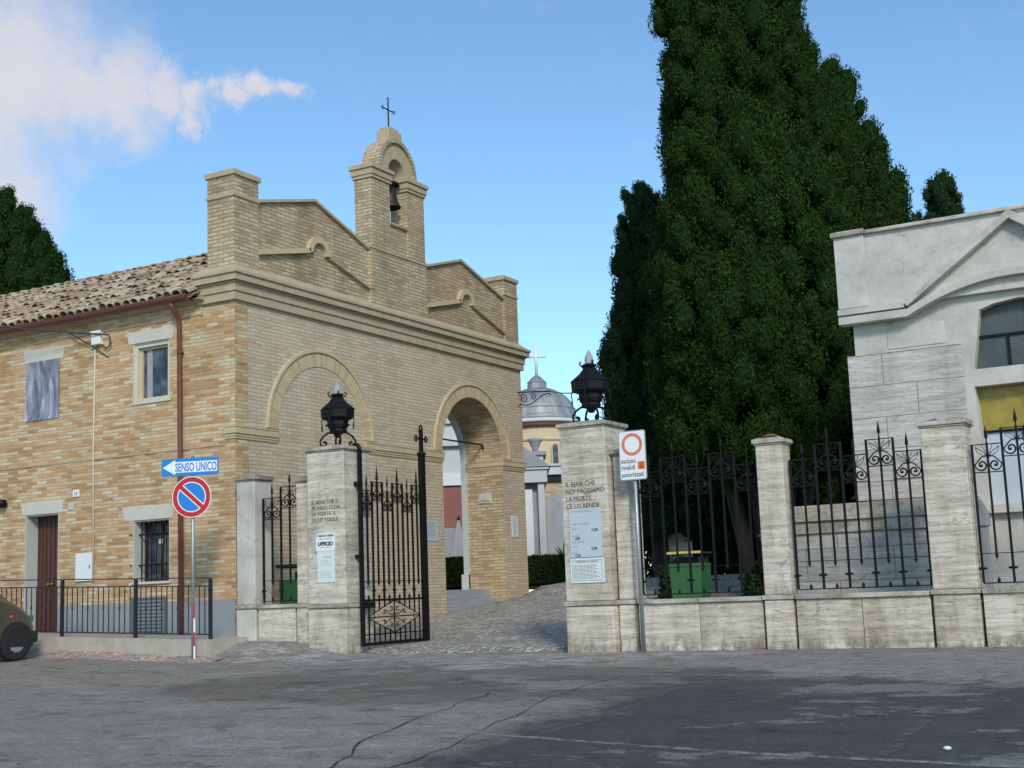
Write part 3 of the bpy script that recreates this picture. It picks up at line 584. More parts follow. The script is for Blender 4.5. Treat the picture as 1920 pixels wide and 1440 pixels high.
# tile roof over the side wing
def tiles(name, x0, x1, y0, z0, y1, z1, parent, sgn=1, wd=.185):
    mb = MB(); sl = math.hypot(y1 - y0, z1 - z0); dy, dz = (y1 - y0) / sl, (z1 - z0) / sl; ny, nz_ = -dz, dy
    if nz_ < 0: ny, nz_ = -ny, -nz_
    nr = int(sl / .33) + 1; nc = int((x1 - x0) / wd)
    for c in range(nc):
        for r_ in range(nr):
            s0 = r_ * .33 - .04 + random.uniform(-.05, .05) * (r_ > 0); s1 = min(s0 + .42, sl + .02)
            for kind in (0, 1):
                cx = x0 + (c + .5 + .5 * kind) * wd + random.uniform(-.022, .022); rr = (.088 if kind == 0 else .074) * random.uniform(.9, 1.12)
                if cx > x1: continue
                tw = random.uniform(-.03, .03); up0 = (.045 if kind == 0 else -.0) + random.uniform(-.012, .018); tilt = .02
                v = []; f = []; K = 6
                for e, (s_, r2, hh) in enumerate(((s0, rr * 1.08, up0 + tilt), (s1, rr * .86, up0))):
                    for k in range(K + 1):
                        a = math.pi * k / K; off = r2 * math.cos(a); h = (r2 * math.sin(a) * .85 if kind == 0 else .04 - r2 * math.sin(a) * .6) + hh
                        v.append((cx + off + tw * e, y0 + dy * s_ + ny * h, z0 + dz * s_ + nz_ * h))
                    for k in range(K + 1):
                        a = math.pi * k / K; r3 = r2 - .014; off = r3 * math.cos(a); h = (r3 * math.sin(a) * .85 if kind == 0 else .026 - r3 * math.sin(a) * .6) + hh
                        v.append((cx + off + tw * e, y0 + dy * s_ + ny * h, z0 + dz * s_ + nz_ * h))
                q = K + 1
                for k in range(K): f += [(k, k + 1, 2 * q + k + 1, 2 * q + k), (q + k + 1, q + k, 3 * q + k, 3 * q + k + 1), (k + 1, k, q + k, q + k + 1)]
                mb.add(v, f, False)
    return mb.build(name, 'tile', parent, fix=False)
RY, RZ = 2.75, 7.28
MB().prism([(-.18, 5.74), (RY, RZ), (5.5, 5.74), (5.2, 5.66), (0.1, 5.66)], 'x', -12.6, -.58).build('roof_deck', 'tile', G)
rf = tiles('roof_tiles', -9.2, -.55, -.24, 5.78, RY, RZ + .06, G)
mb = MB()
for k in range(26):
    x = -9.2 + k * .335; v = []; f = []
    for e, (xx, r2) in enumerate(((x, .12), (x + .38, .10))):
        for j in range(9):
            a = math.pi * j / 8; v.append((xx, RY - r2 * math.cos(a), RZ + .10 + r2 * math.sin(a) * .8 + (.02 if e == 0 else 0)))
    for j in range(8): f.append((j, j + 1, 10 + j, 9 + j))
    mb.add(v, f)
mb.build('ridge_tiles', 'tile', G, fix=False)
# small tiled hip behind the parapet, with grey flashing
hp = MB().prism([(3.1, 6.3), (3.85, 6.3), (3.85, 7.62), (3.5, 7.62), (3.1, 7.55)], 'x', -.95, -.45).build('rear_gable', 'plinth', G)
tiles('rear_gable_tiles', -1.1, -.42, 3.0, 7.50, 3.84, 7.72, G)
# windows and doors in the side wall
def lintel(x0, x1, z0, z1, sp=.05, n=None):
    return MB().prism([(x0 + sp, z0), (x1 - sp, z0), (x1, z1), (x0, z1)], 'y', -.012, .10).build('lintel', 'lintel', G, bevel=.004)
lintel(-4.90, -3.84, 2.484, 2.70); lintel(-2.45, -1.28, 2.244, 2.47); lintel(-2.37, -1.29, 5.204, 5.41); lintel(-4.90, -3.86, 5.174, 5.40)
def reveal(x0, x1, z0, z1, y1, m='reveal', parent=G):
    mb = MB(); t_ = .003
    mb.box(x0 + .001, x0 + .02, .001, y1, z0, z1); mb.box(x1 - .02, x1 - .001, .001, y1, z0, z1); mb.box(x0, x1, .012, y1, z1 - .018, z1 - .002); return mb.build('reveal', m, parent)
# door
reveal(-4.78, -3.95, .40, 2.48, .30)
d_ = MB().box(-4.76, -3.97, .26, .31, .42, 2.46)
for k in range(7): d_.box(-4.74 + k * .11, -4.65 + k * .11, .250, .262, .45, 2.43)
d_ = d_.build('door', 'door', G)
mb = MB(); mb.lathe([(.001, 0), (.028, .005), (.03, .02), (.001, .035)], (0, 0, 0), 12)
for xx in (-4.42, -4.33): mb.box(xx - .012, xx + .012, .20, .26, 1.27, 1.30); mb.box(xx - .035, xx + .035, .195, .215, 1.26, 1.31)
mb.v = [q for q in mb.v]; hb = MB()
for xx in (-4.42, -4.33): hb.box(xx - .012, xx + .012, .21, .25, 1.27, 1.295); hb.lathe([(.001, -.02), (.024, -.012), (.03, 0), (.024, .012), (.001, .02)], (xx, .20, 1.285), 10)
hb.build('door_knob', 'brass', d_, wloc=(0, 0, 0))
# barred ground-floor window
reveal(-2.20, -1.39, 1.24, 2.24, .26)
wn = MB().box(-2.18, -1.41, .26, .28, 1.26, 2.22).build('window', 'glass', G)
mb = MB()
for a in (-2.18, -1.82, -1.46): mb.box(a, a + .05, .235, .262, 1.24, 2.22)
mb.box(-2.18, -1.41, .238, .258, 1.24, 1.29); mb.box(-2.18, -1.41, .238, .258, 2.17, 2.22); mb.build('window_frame', 'door', wn, wloc=(0, 0, 0))
gr = MB()
for k in range(7): x = -2.13 + k * .11; gr.tube([(x, .12, 1.25), (x, .12, 2.22)], .009, 6)
for z in (1.50, 2.0):
    gr.box(-2.24, -1.40, .10, .115, z, z + .025); gr.tube([(-2.24, .11, z + .012), (-2.24, -.03, z + .012)], .01, 6)
gr.build('window_grille', 'iron', G)
MB().box(-1.86, -1.77, .232, .237, 1.86, 1.93).build('number_sticker', 'sheet_white', wn, wloc=(0, 0, 0))
MB().box(-2.22, -1.36, -.035, .24, 1.20, 1.239).build('window_sill', 'lintel', G, bevel=.004)
# upper window with wooden frame
reveal(-2.23, -1.40, 4.20, 5.20, .2, 'lintel')
wn = MB().box(-2.22, -1.41, .13, .15, 4.21, 5.19).build('window', 'glass', G)
mb = MB(); 
for a, b2, c, d2 in ((-2.229, -2.15, 4.20, 5.198), (-1.47, -1.401, 4.20, 5.198), (-2.15, -1.47, 5.13, 5.198), (-2.15, -1.47, 4.20, 4.25)): mb.box(a, b2, .03, .129, c, d2)
mb.build('window_frame', 'cream_cable', wn, wloc=(0, 0, 0))
mb = MB(); mb.box(-2.15, -2.10, .09, .128, 4.25, 5.13); mb.box(-1.50, -1.471, .09, .128, 4.25, 5.13); mb.box(-2.10, -1.50, .09, .128, 5.09, 5.13); mb.box(-2.10, -1.50, .09, .128, 4.25, 4.28); mb.build('casement', 'moulding', wn, wloc=(0, 0, 0))
MB().box(-2.02, -1.90, .118, .129, 4.28, 5.09).build('curtain', 'grey_stone', wn, wloc=(0, 0, 0))
MB().box(-2.26, -1.37, -.02, .03, 4.165, 4.20).build('window_sill', 'lintel', G, bevel=.004)
# upper window covered by plastic sheeting
mb = MB(); P = []
for i in range(25):
    z = 4.13 + 1.05 * i / 24; row = []
    for j in range(21):
        x = -4.80 + .83 * j / 20; e = min(j, 20 - j, i, 24 - i) / 5
        y = -.02 + min(1, e) * (.06 + .022 * math.sin((x * 1.0 - z * .55) * 15 + math.sin(z * 3)) + .008 * math.sin(x * 37 - z * 16) + .008 * math.sin(z * 11))
        row.append((x - (.03 * (24 - i) / 24 if j < 4 else 0), y, z))
    P.append(row)
wn = MB().box(-4.78, -4.0, .2, .22, 4.16, 5.17).build('window', 'glass', G); mb.grid(P).build('plastic_sheet', 'plastic', wn, fix=False, wloc=(0, 0, 0))
for (a, b2, c, d2) in holes[4:]: MB().box(a, b2, .2, .22, c, d2).build('window', 'glass', G); lintel(a - .12, b2 + .12, d2 + .004, d2 + .22)
# cellar vent, gutter and pipes
vt = MB().box(-2.17, -1.46, -.03, -.02, .38, .97); vt.build('vent_cover', 'plinth', G)
mb = MB()
for k in range(9): mb.box(-2.12, -1.51, -.045, -.031, .43 + k * .058, .455 + k * .058)
for a, b2, c, d2 in ((-2.19, -2.15, .36, .99), (-1.48, -1.44, .36, .99), (-2.15, -1.48, .955, .99), (-2.15, -1.48, .36, .395)): mb.box(a, b2, -.05, -.031, c, d2)
mb.build('vent_frame', 'vent_grey', G)
def arcpts(c, r0, a0, a1, n): return [(c[0] + r0 * math.cos(a), c[1] + r0 * math.sin(a)) for a in np.linspace(a0, a1, n)]
o_ = arcpts((-.24, 5.80), .085, math.pi, 2 * math.pi, 13) + arcpts((-.24, 5.80), .075, 2 * math.pi, math.pi, 13)
gt = MB().prism(o_, 'x', -12.6, -.74); gt.box(-.745, -.74, -.33, -.15, 5.71, 5.80); gt.tube([(-12.6, -.325, 5.805), (-.74, -.325, 5.805)], .011, 6); gt = gt.build('gutter', 'copper', G)
MB().tube([(-1.13, -.24, 5.72), (-1.13, -.24, 5.66), (-1.12, -.16, 5.58), (-1.12, -.10, 5.50), (-1.12, -.07, 5.42), (-1.10, -.07, 3.0), (-1.08, -.07, .38)], .042, 12).build('drainpipe', 'copper', G)
for z in (1.0, 2.6, 4.9): MB().lathe([(.05, 0), (.05, .035)], (-1.1, -.07, z), 12).box(-1.12, -1.08, -.03, .0, z, z + .03).build('pipe_bracket', 'copper', G)
mb = MB().box(-3.13, -2.92, -.09, -.0, 5.29, 5.51); mb.box(-3.15, -2.90, -.10, -.08, 5.48, 5.53); mb.build('junction_box', 'sheet_white', G, bevel=.01)
MB().tube([(-3.10, -.02, 5.30), (-3.12, -.02, 3.5), (-3.09, -.02, 1.30)], .014, 8).build('conduit', 'cream_cable', G)
mb = MB().box(-3.50, -3.12, -.04, -.0, 1.30, 1.77); mb.build('meter_cupboard', 'white_paint', G, bevel=.006)
MB().box(-3.17, -3.155, -.046, -.041, 1.50, 1.57).build('cupboard_latch', 'iron', G)
nb = MB().box(-3.60, -3.46, -.02, -.0, 2.73, 2.85).build('house_number_plate', 'sheet_white', G); text('16', .09, (-3.535, -.021, 2.755), ROT_F, 'ink', 'house_number', G, align='CENTER', ext=.001)
MB().box(-3.72, -3.59, -.015, -.0, 2.52, 2.64).build('doorbell_plate', 'reveal', G)
mb = MB().tube([(-5.62, -.10, 2.74), (-5.22, -.10, 2.72)], .07, 12); mb.box(-5.7, -5.6, -.12, 0, 2.66, 2.80); mb.build('wall_lamp', 'iron', G)
def droop(a, b2, s, n=16): return [(a[0] + (b2[0] - a[0]) * t_, a[1] + (b2[1] - a[1]) * t_, a[2] + (b2[2] - a[2]) * t_ - s * 4 * t_ * (1 - t_)) for t_ in np.linspace(0, 1, n)]
cb = thing('overhead_cable', 'dark overhead electric cable reaching the wall by the white junction box', 'cable', (-2.9, -.05, 5.42))
MB().tube(droop((-9.0, -1.6, 6.7), (-2.75, -.06, 5.43), .10), .016, 6).build('cable_span', 'cable', cb)
MB().tube([(-2.75, -.06, 5.43), (-2.68, -.08, 5.36), (-2.70, -.06, 5.25), (-2.80, -.05, 5.20), (-2.90, -.05, 5.27)], .013, 6).build('cable_loop', 'cable', cb)
MB().tube([(-3.75, -.10, 5.62), (-3.2, -.06, 5.32), (-2.78, -.0, 5.04)], .010, 6).build('cable_stay', 'cable', cb)
# steps and tie rod in the archway
mb = MB().box(-1.6, -.02, 6.053, 8.417, .35, .58); mb.box(-1.6, -.22, 6.053, 8.417, .58, .74); mb.box(-1.6, -.42, 6.053, 8.417, .74, .93); mb.build('step', 'grey_stone', G, bevel=.01)
MB().tube([(-.45, AC - AR, 3.98), (-.45, AC + AR - .02, 3.98)], .018, 6).build('tie_rod', 'iron', G)
MB().tube([(-.45, AC + AR - .08, 3.98), (-.45, AC + AR - .01, 3.86)], .018, 6).build('tie_rod', 'iron', G)
# plaques
pq = thing('notice_plate', 'white printed notice plate on the facade between the gate leaf and the archway', 'sign', (0, 5.58, 1.9))
MB().box(.0, .012, 5.37, 5.80, 1.88, 2.28).build('plate', 'paper_blue', pq); mb = MB()
for k in range(9): mb.box(.012, .014, 5.41, 5.41 + random.uniform(.22, .34), 2.22 - k * .035, 2.232 - k * .035)
mb.build('lettering', 'ink_soft', pq)
pq = thing('notice_plate', 'narrow white notice plate on the right pier of the archway', 'sign', (0, 8.85, 2.0))
MB().box(.0, .012, 8.71, 8.97, 2.0, 2.44).build('plate', 'paper', pq); mb = MB()
for k in range(10): mb.box(.012, .014, 8.74, 8.74 + random.uniform(.12, .2), 2.38 - k * .036, 2.39 - k * .036)
mb.build('lettering', 'ink_soft', pq)
pq = thing('stone_plaque', 'small pale plaque with one line of lettering inside the archway', 'sign', (-.45, 8.41, 2.73))
MB().box(-.62, -.30, 8.395, 8.417, 2.73, 2.93).build('plate', 'lintel', pq, bevel=.015); text('CIMITERO', .05, (-.46, 8.394, 2.76), ROT_F, 'ink', 'lettering', pq, align='CENTER', ext=.001)
# the bell
bl = thing('bell', 'dark bronze bell hanging in the belfry arch', 'bell', (-.2, BC, 8.3))
MB().lathe([(.21, 0), (.215, .02), (.19, .06), (.155, .14), (.135, .24), (.125, .34), (.10, .41), (.05, .44), (.001, .445)], (-.2, BC, 8.33), 24, cap=False).build('bell_body', 'bronze', bl, fix=False)
MB().lathe([(.001, 0), (.03, .02), (.015, .06), (.01, .3)], (-.2, BC, 8.27), 10).build('clapper', 'iron', bl)
mb = MB().box(-.25, -.15, BC - .29, BC + .29, 8.80, 8.90); mb.tube([(-.2, BC, 8.76), (-.2, BC, 9.0)], .04, 8); mb.tube([(-.2, BC + .05, 8.9), (-.14, BC + .12, 8.86), (-.12, BC + .2, 8.80)], .03, 8); mb.build('headstock', 'iron', bl)
# ---------------------------------------------------------------- pavement railing
rl = thing('railing', 'dark iron railing along the raised concrete pavement before the brick house', 'railing', (0, -.98, .33))
posts = [-9.2, -7.6, -6.0, -4.4, -2.75, -1.15, .36]
def rz(x): return kz(x) - .01
for i, x in enumerate(posts): MB().box(x - .022, x + .022, -1.0, -.955, rz(x), rz(x) + .90).build('post', 'iron_rail', rl)
for a, b2 in zip(posts[:-1], posts[1:]):
    for h in (.895, .775, .07): MB().prism([(a + .022, rz(a) + h), (b2 - .022, rz(b2) + h), (b2 - .022, rz(b2) + h + .018), (a + .022, rz(a) + h + .018)], 'y', -.99, -.97).build('rail', 'iron_rail', rl)
    n = 14
    for k in range(1, n):
        x = a + (b2 - a) * k / n
        if x < -6.4: continue
        mb = MB().tube([(x, -.98, rz(x) + .085), (x, -.98, rz(x) + .775)], .0085, 4)
        if k % 3 == 2: mb.lathe([(.006, 0), (.016, .03), (.016, .05), (.006, .08)], (x, -.98, rz(x) + .42), 6)
        mb.build('baluster', 'iron_rail', rl)
# ---------------------------------------------------------------- travertine walls and pillars
def cap_stone(mb, x0, x1, y0, y1, z, e=.035, h=.05, dome=.05):
    mb.box(x0 - e * .45, x1 + e * .45, y0 - e * .45, y1 + e * .45, z, z + h * .45 - .003); mb.box(x0 - e, x1 + e, y0 - e, y1 + e, z + h * .45, z + h * 1.5)
    a = z + h * 1.5; v = [(x0 - e, y0 - e, a), (x1 + e, y0 - e, a), (x1 + e, y1 + e, a), (x0 - e, y1 + e, a)]; q = .35
    xx0, xx1, yy0, yy1 = x0 + (x1 - x0) * q, x1 - (x1 - x0) * q, y0 + (y1 - y0) * q, y1 - (y1 - y0) * q
    v += [(xx0, yy0, a + dome), (xx1, yy0, a + dome), (xx1, yy1, a + dome), (xx0, yy1, a + dome)]
    mb.add(v, [(0, 1, 5, 4), (1, 2, 6, 5), (2, 3, 7, 6), (3, 0, 4, 7), (4, 5, 6, 7)]); return mb
def pillar(name, label, x0, x1, y0, y1, ztop, ped=True, group=None, zb=-.1, m='trav', taper=.0, cz=(.64, .70)):
    p_ = thing(name, label, 'pillar', ((x0 + x1) / 2, (y0 + y1) / 2, .0), group)
    ct = .075 + .05
    MB().box(x0, x1, y0, y1, cz[1], ztop - ct).build('shaft', m, p_, bevel=.012)
    cap_stone(MB(), x0, x1, y0, y1, ztop - ct).build('cap', 'trav_cap', p_, bevel=.008)
    MB().box(x0 - .03, x1 + .03, y0 - .035, y1 + .03, cz[0], cz[1] - .003).build('coping', 'trav_cap', p_, bevel=.01)
    MB().box(x0 - .01, x1 + .01, y0 - .012, y1 + .01, zb, cz[0] - .003).build('pedestal', m, p_, bevel=.02)
    return p_
HG = None
P1 = pillar('gate_pillar', 'tall travertine gate pillar left of the open gate, with a black lantern on top', 1.69, 2.37, -.35, .30, 3.13, cz=(.72, .78))
P2 = pillar('gate_pillar', 'tall travertine gate pillar right of the gateway, with two notices on its face', 5.95, 6.62, -.35, .30, 3.09)
pillar('wall_pillar', 'narrow pale pillar joined to the left side of the left gate pillar', 1.36, 1.66, -.20, .18, 2.72, cz=(.74, .80))
pillar('wall_pillar', 'short travertine pillar at the corner of the brick house', .19, .55, -.20, .20, 2.82, cz=(.75, .81), m='marble')
pillar('wall_pillar', 'narrow pale pillar behind the white restriction sign, joined to the right gate pillar', 6.655, 6.86, -.22, .18, 2.69)
P3 = pillar('wall_pillar', 'travertine fence pillar between the shady fence bays, standing against the dark trees', 8.61, 8.95, -.20, .12, 2.66, m='trav')
P4 = pillar('wall_pillar', 'broad travertine fence pillar with a lichen-stained cap before the stone chapel', 10.63, 11.13, -.20, .22, 2.69, m='trav')
# crack / orange lichen on the caps
m, t, b = mat('ochre lichen'); b.inputs['Base Color'].default_value = (.20, .125, .055, 1); b.inputs['Roughness'].default_value = 1; M['lichen'] = m
def crust(p_, x0, x1, y0, y1, z, n, h):
    mb = MB()
    P = [[(x0 + (x1 - x0) * i / n, y0 + (y1 - y0) * j / n, z + h * max(-.4, math.sin(math.pi * i / n) * math.sin(math.pi * j / n) * random.uniform(.6, 1.4) - .15)) for j in range(n + 1)] for i in range(n + 1)]
    mb.grid(P).build('lichen_crust', 'lichen', p_, fix=False)
crust(P3, 8.66, 8.90, -.20, .08, 2.65, 12, .035)
crust(P4, 10.66, 10.92, -.235, .02, 2.645, 12, .03)
def dwarf(label, x0, x1, y0=-.18, y1=.14, cz=(.635, .69)):
    p_ = thing('dwarf_wall', label, 'wall', ((x0 + x1) / 2, 0, 0))
    n = max(1, round((x1 - x0) / .8)); xs = [x0 + (x1 - x0) * k / n for k in range(n + 1)]
    for a, b2 in zip(xs[:-1], xs[1:]):
        MB().box(a + .003, b2 - .003, y0, y1, -.15, cz[0] - .003).build('stone_block', 'trav', p_, bevel=.008)
    n = max(1, round((x1 - x0) / 1.1)); xs = [x0 + (x1 - x0) * k / n for k in range(n + 1)]
    for a, b2 in zip(xs[:-1], xs[1:]): MB().box(a + .002, b2 - .002, y0 - .035, y1 + .03, cz[0], cz[1]).build('coping_stone', 'trav_cap', p_, bevel=.008)
dwarf('low travertine wall under the short fence by the brick house', .59, 1.31, cz=(.745, .80))
dwarf('low travertine wall from the right gate pillar to the fence pillar under the trees', 6.90, 8.57)
dwarf('low travertine wall with a broken joint below the middle fence', 8.99, 10.59)
dwarf('low travertine wall at the far right below the fence', 11.17, 14.8)
# ---------------------------------------------------------------- wrought iron
def spiral(cx, cz, r0, r1, a0, turns, n=18):
    return [(cx + (r0 + (r1 - r0) * k / n) * math.cos(a0 + turns * 2 * math.pi * k / n), 0, cz + (r0 + (r1 - r0) * k / n) * math.sin(a0 + turns * 2 * math.pi * k / n)) for k in range(n + 1)]
def scroll_mesh(wd, h, y=0, thick=.0105):
    """frame box centred on x=0, from z=-h to 0"""
    mb = MB(); hw = wd / 2; t_ = .008
    mb.box(-hw, hw, -t_, t_, -.012, .0); mb.box(-hw, hw, -t_, t_, -h, -h + .012)
    r_ = hw * .48; cz = -h + .012 + r_ + .004
    for s in (-1, 1):
        sp = spiral(s * hw * .47, cz, r_ * .12, r_, R(-60) if s < 0 else R(240), 1.35 * (-1 if s < 0 else 1) * 1.0, 20)
        top = sp[-1]; mb.tube(sp + [(s * hw * .45, 0, cz + r_ * 1.22), (s * hw * .2, 0, cz + r_ * 1.38), (0, 0, cz + r_ * 1.38)], thick, 4)
        mb.lathe([(.001, -.012), (.014, 0), (.001, .012)], (s * hw * .47, 0, cz), 6)
        b0 = (0, 0, -h * .52); 
        mb.tube([b0, (s * hw * .25, 0, -h * .30), (s * hw * .55, 0, -h * .20), (s * hw * .85, 0, -h * .10)], .0045, 4)
        mb.tube([b0, (s * hw * .18, 0, -h * .24), (s * hw * .38, 0, -h * .06)], .0045, 4)
        mb.tube([(s * hw * .85, 0, -h * .10), (s * hw * .70, 0, -h * .30), (s * hw * .45, 0, -h * .36), b0], .0045, 4)
    return mb
def spear_mesh(l=.22, r_=.021):
    return MB().lathe([(.009, 0), (.014, .01), (.009, .02), (.008, l * .22), (r_, l * .38), (r_ * .75, l * .6), (.001, l)], n=8)
def tip(mb, x, z, up=1, s=1.0): return mb.lathe([(.008, 0), (.019 * s, .015 * up), (.019 * s, .035 * up), (.010 * s, .05 * up), (.001, .075 * up)][::up] if up > 0 else [(.001, -.075), (.010 * s, -.05), (.019 * s, -.035), (.019 * s, -.015), (.008, 0)], (x, 0, z), 6)
def fence(label, x0, n, bay, first_high, zb=.75, zl=2.34, zh=2.51, zm=1.085, y=0.0, rz_=0, x_origin=None):
    """panel in local coordinates: x along, z up"""
    p_ = thing('fence_panel', label, 'fence', (x0, y, 0), 'wrought-iron fence panels on the low walls', world=False, rz=rz_)
    L_ = n * bay; h = .335
    for z, t_ in ((zb, .014), (zm, .009)): MB().box(0, L_, -.009, .009, z - t_ / 2, z + t_ / 2).build('rail', 'iron', p_)
    for k in range(n + 1):
        x = k * bay; hi = any(((i % 2 == 0) == first_high) for i in (k - 1, k) if 0 <= i < n)
        mb = MB().box(x - .013, x + .013, -.013, .013, zb, zh if hi else zl)
        mb.lathe([(.010, -.05), (.035, -.012), (.035, .012), (.010, .05)], (x, 0, (zb + zm) / 2 - .005), 6) if False else mb.tube([(x - .055, 0, (zb + zm) / 2), (x - .03, 0, (zb + zm) / 2), (x + .03, 0, (zb + zm) / 2), (x + .055, 0, (zb + zm) / 2)], [.004, .017, .017, .004], 6)
        mb.build('bar', 'iron', p_)
    for k in range(n):
        hi = (k % 2 == 0) == first_high; x = (k + .5) * bay; zt = zh if hi else zl
        mb = MB().box(x - .0115, x + .0115, -.0115, .0115, zm, zt); tip(mb, x, zm, -1); tip(mb, x, zb, 1); mb.build('bar', 'iron', p_)
        s = scroll_mesh(bay - .022, h); s.v = [(a + x, b2, c + zt) for a, b2, c in s.v]; s.build('scroll', 'iron', p_)
        s = spear_mesh(); s.v = [(a + x, b2, c + zt) for a, b2, c in s.v]; s.build('spear', 'iron', p_)
    return p_
FY = -.04
fence('short wrought-iron fence panel between the corner pillar and the gate pillar', .59, 2, .345, False, zb=.85, zl=2.42, zh=2.58, zm=1.16, y=FY)
fence('shady wrought-iron fence panel between the white sign and the first fence pillar', 6.92, 5, .336, False, y=FY)
fence('middle wrought-iron fence panel in front of the stone chapel plinth', 8.99, 5, .32, False, y=FY)
fence('far right wrought-iron fence panel before the yellow window', 11.17, 8, .336, False, y=FY)
# open gate leaf
gl = thing('gate_leaf', 'tall open wrought-iron gate leaf with diamond scrollwork and a cross on its end post', 'gate', (2.45, -.06, 0), world=False, rz=R(90))
LW = 1.62
def gbar(x, z0, z1, r_=.012): return MB().box(x - r_, x + r_, -r_, r_, z0, z1)
hp_ = gbar(0, .16, 3.02, .026); hp_.tube([(0, 0, 3.0), (0, 0, 3.06), (.0, .03, 3.10), (-.0, .07, 3.11), (0, .12, 3.09)], .026, 8); 
for z in (2.52, 1.45): hp_.box(-.05, .04, -.02, .1, z - .03, z + .03)
hp_.build('hinge_post', 'iron', gl)
ep = MB().box(LW - .005, LW + .085, -.04, .04, .14, 3.05); ep.lathe([(.045, 0), (.075, .02), (.075, .05), (.04, .07)], (LW + .04, 0, 3.04), 8); ep.box(LW + .015, LW + .065, -.025, .025, 3.1, 3.46)
ep.build('end_post', 'iron', gl)
cr = MB()
cr.box(LW - .08, LW + .16, -.012, .012, 3.30, 3.33)
for cx, cz in ((LW + .04, 3.49), (LW - .10, 3.315), (LW + .18, 3.315)):
    cr.tube([(cx + .035 * math.cos(a), 0, cz + .035 * math.sin(a)) for a in np.linspace(0, 2 * math.pi, 13)[:-1]], .012, 4, closed=True)
    for a in (0, 90, 180, 270): cr.lathe([(.001, -.016), (.018, 0), (.001, .016)], (cx + .045 * math.cos(R(a)), 0, cz + .045 * math.sin(R(a))), 6)
cr.build('cross_finial', 'iron', gl)
for z, t_ in ((1.085, .012), (.81, .034), (.31, .016), (.175, .05)): MB().box(.026, LW, -.012, .012, z - t_ / 2, z + t_ / 2).build('rail', 'iron', gl)
nb_ = 6; bw_ = (LW - .026) / nb_
dzc = (.81 + .31) / 2 + .0; dhw, dhh = LW * .43, .225
for k in range(1, 2 * nb_):
    x = .026 + k * bw_ / 2; hi = ((k // 2) % 2 == 1) if k % 2 else True
    if k % 2:
        zt = 2.57 if hi else 2.43; mb = gbar(x, 1.085, zt, .0115); tip(mb, x, 1.085, -1); tip(mb, x, .825, 1); mb.build('bar', 'iron', gl)
        s = scroll_mesh(bw_ - .02, .30); s.v = [(a + x, b2, c + zt) for a, b2, c in s.v]; s.build('scroll', 'iron', gl)
        s = spear_mesh(.25, .016)
        if hi: s.tube([(0 + .03 * math.cos(a), 0, .05 + .03 * math.sin(a)) for a in np.linspace(0, 2 * math.pi, 13)[:-1]], .007, 4, closed=True)
        s.v = [(a + x, b2, c + zt) for a, b2, c in s.v]; s.build('spear', 'iron', gl)
    else:
        mb = gbar(x, .82, 2.57, .013); mb.tube([(x - .055, 0, .95), (x - .03, 0, .95), (x + .03, 0, .95), (x + .055, 0, .95)], [.004, .018, .018, .004], 6); mb.build('bar', 'iron', gl)
    # lower bars, interrupted by the diamond
    f_ = max(0, 1 - abs(x - LW * .5) / dhw) * dhh
    if f_ > .015: 
        MB().box(x - .009, x + .009, -.009, .009, .20, dzc - f_).build('bar', 'iron', gl); MB().box(x - .009, x + .009, -.009, .009, dzc + f_, .80).build('bar', 'iron', gl)
    else: gbar(x, .2, .8, .009).build('bar', 'iron', gl)
dm = MB(); cx = LW * .5
dm.tube([(cx - dhw, 0, dzc), (cx, 0, dzc + dhh + .02), (cx + dhw, 0, dzc), (cx, 0, dzc - dhh - .02)], .012, 4, closed=True)
dm.tube([(cx - dhw, 0, dzc), (cx + dhw, 0, dzc)], .009, 4); dm.tube([(cx, 0, dzc - dhh), (cx, 0, dzc + dhh)], .011, 4)
for sx_ in (-1, 1):
    for sz in (-1, 1):
        sp = [(cx + sx_ * (.085 + .05 * (k / 14) * math.cos(R(-90 + 400 * k / 14))), 0, dzc + sz * (.125 + .045 * (k / 14) * math.sin(R(-90 + 400 * k / 14)))) for k in range(15)]
        dm.tube(sp, .0075, 4)
        dm.tube([(cx, 0, dzc + sz * .03), (cx + sx_ * .10, 0, dzc + sz * .03), (cx + sx_ * .17, 0, dzc + sz * .06), (cx + sx_ * .24, 0, dzc + sz * .10)], .008, 4)
        sp = [(cx + sx_ * (.27 + .035 * (k / 12) * math.cos(R(90 - 360 * k / 12))), 0, dzc + sz * (.065 + .04 * (k / 12) * math.sin(R(90 - 360 * k / 12)))) for k in range(13)]
        dm.tube(sp, .0075, 4)
        dm.tube([(cx + sx_ * (dhw - .20), 0, dzc), (cx + sx_ * (dhw - .15), 0, dzc + sz * .05), (cx + sx_ * (dhw - .08), 0, dzc + sz * .03)], .008, 4)
dm.lathe([(.001, -.02), (.03, 0), (.001, .02)], (cx, 0, dzc), 8)
dm.build('diamond_scrollwork', 'iron', gl)
MB().box(.026, .30, -.02, .02, .70, .79).build('latch_box', 'iron', gl)
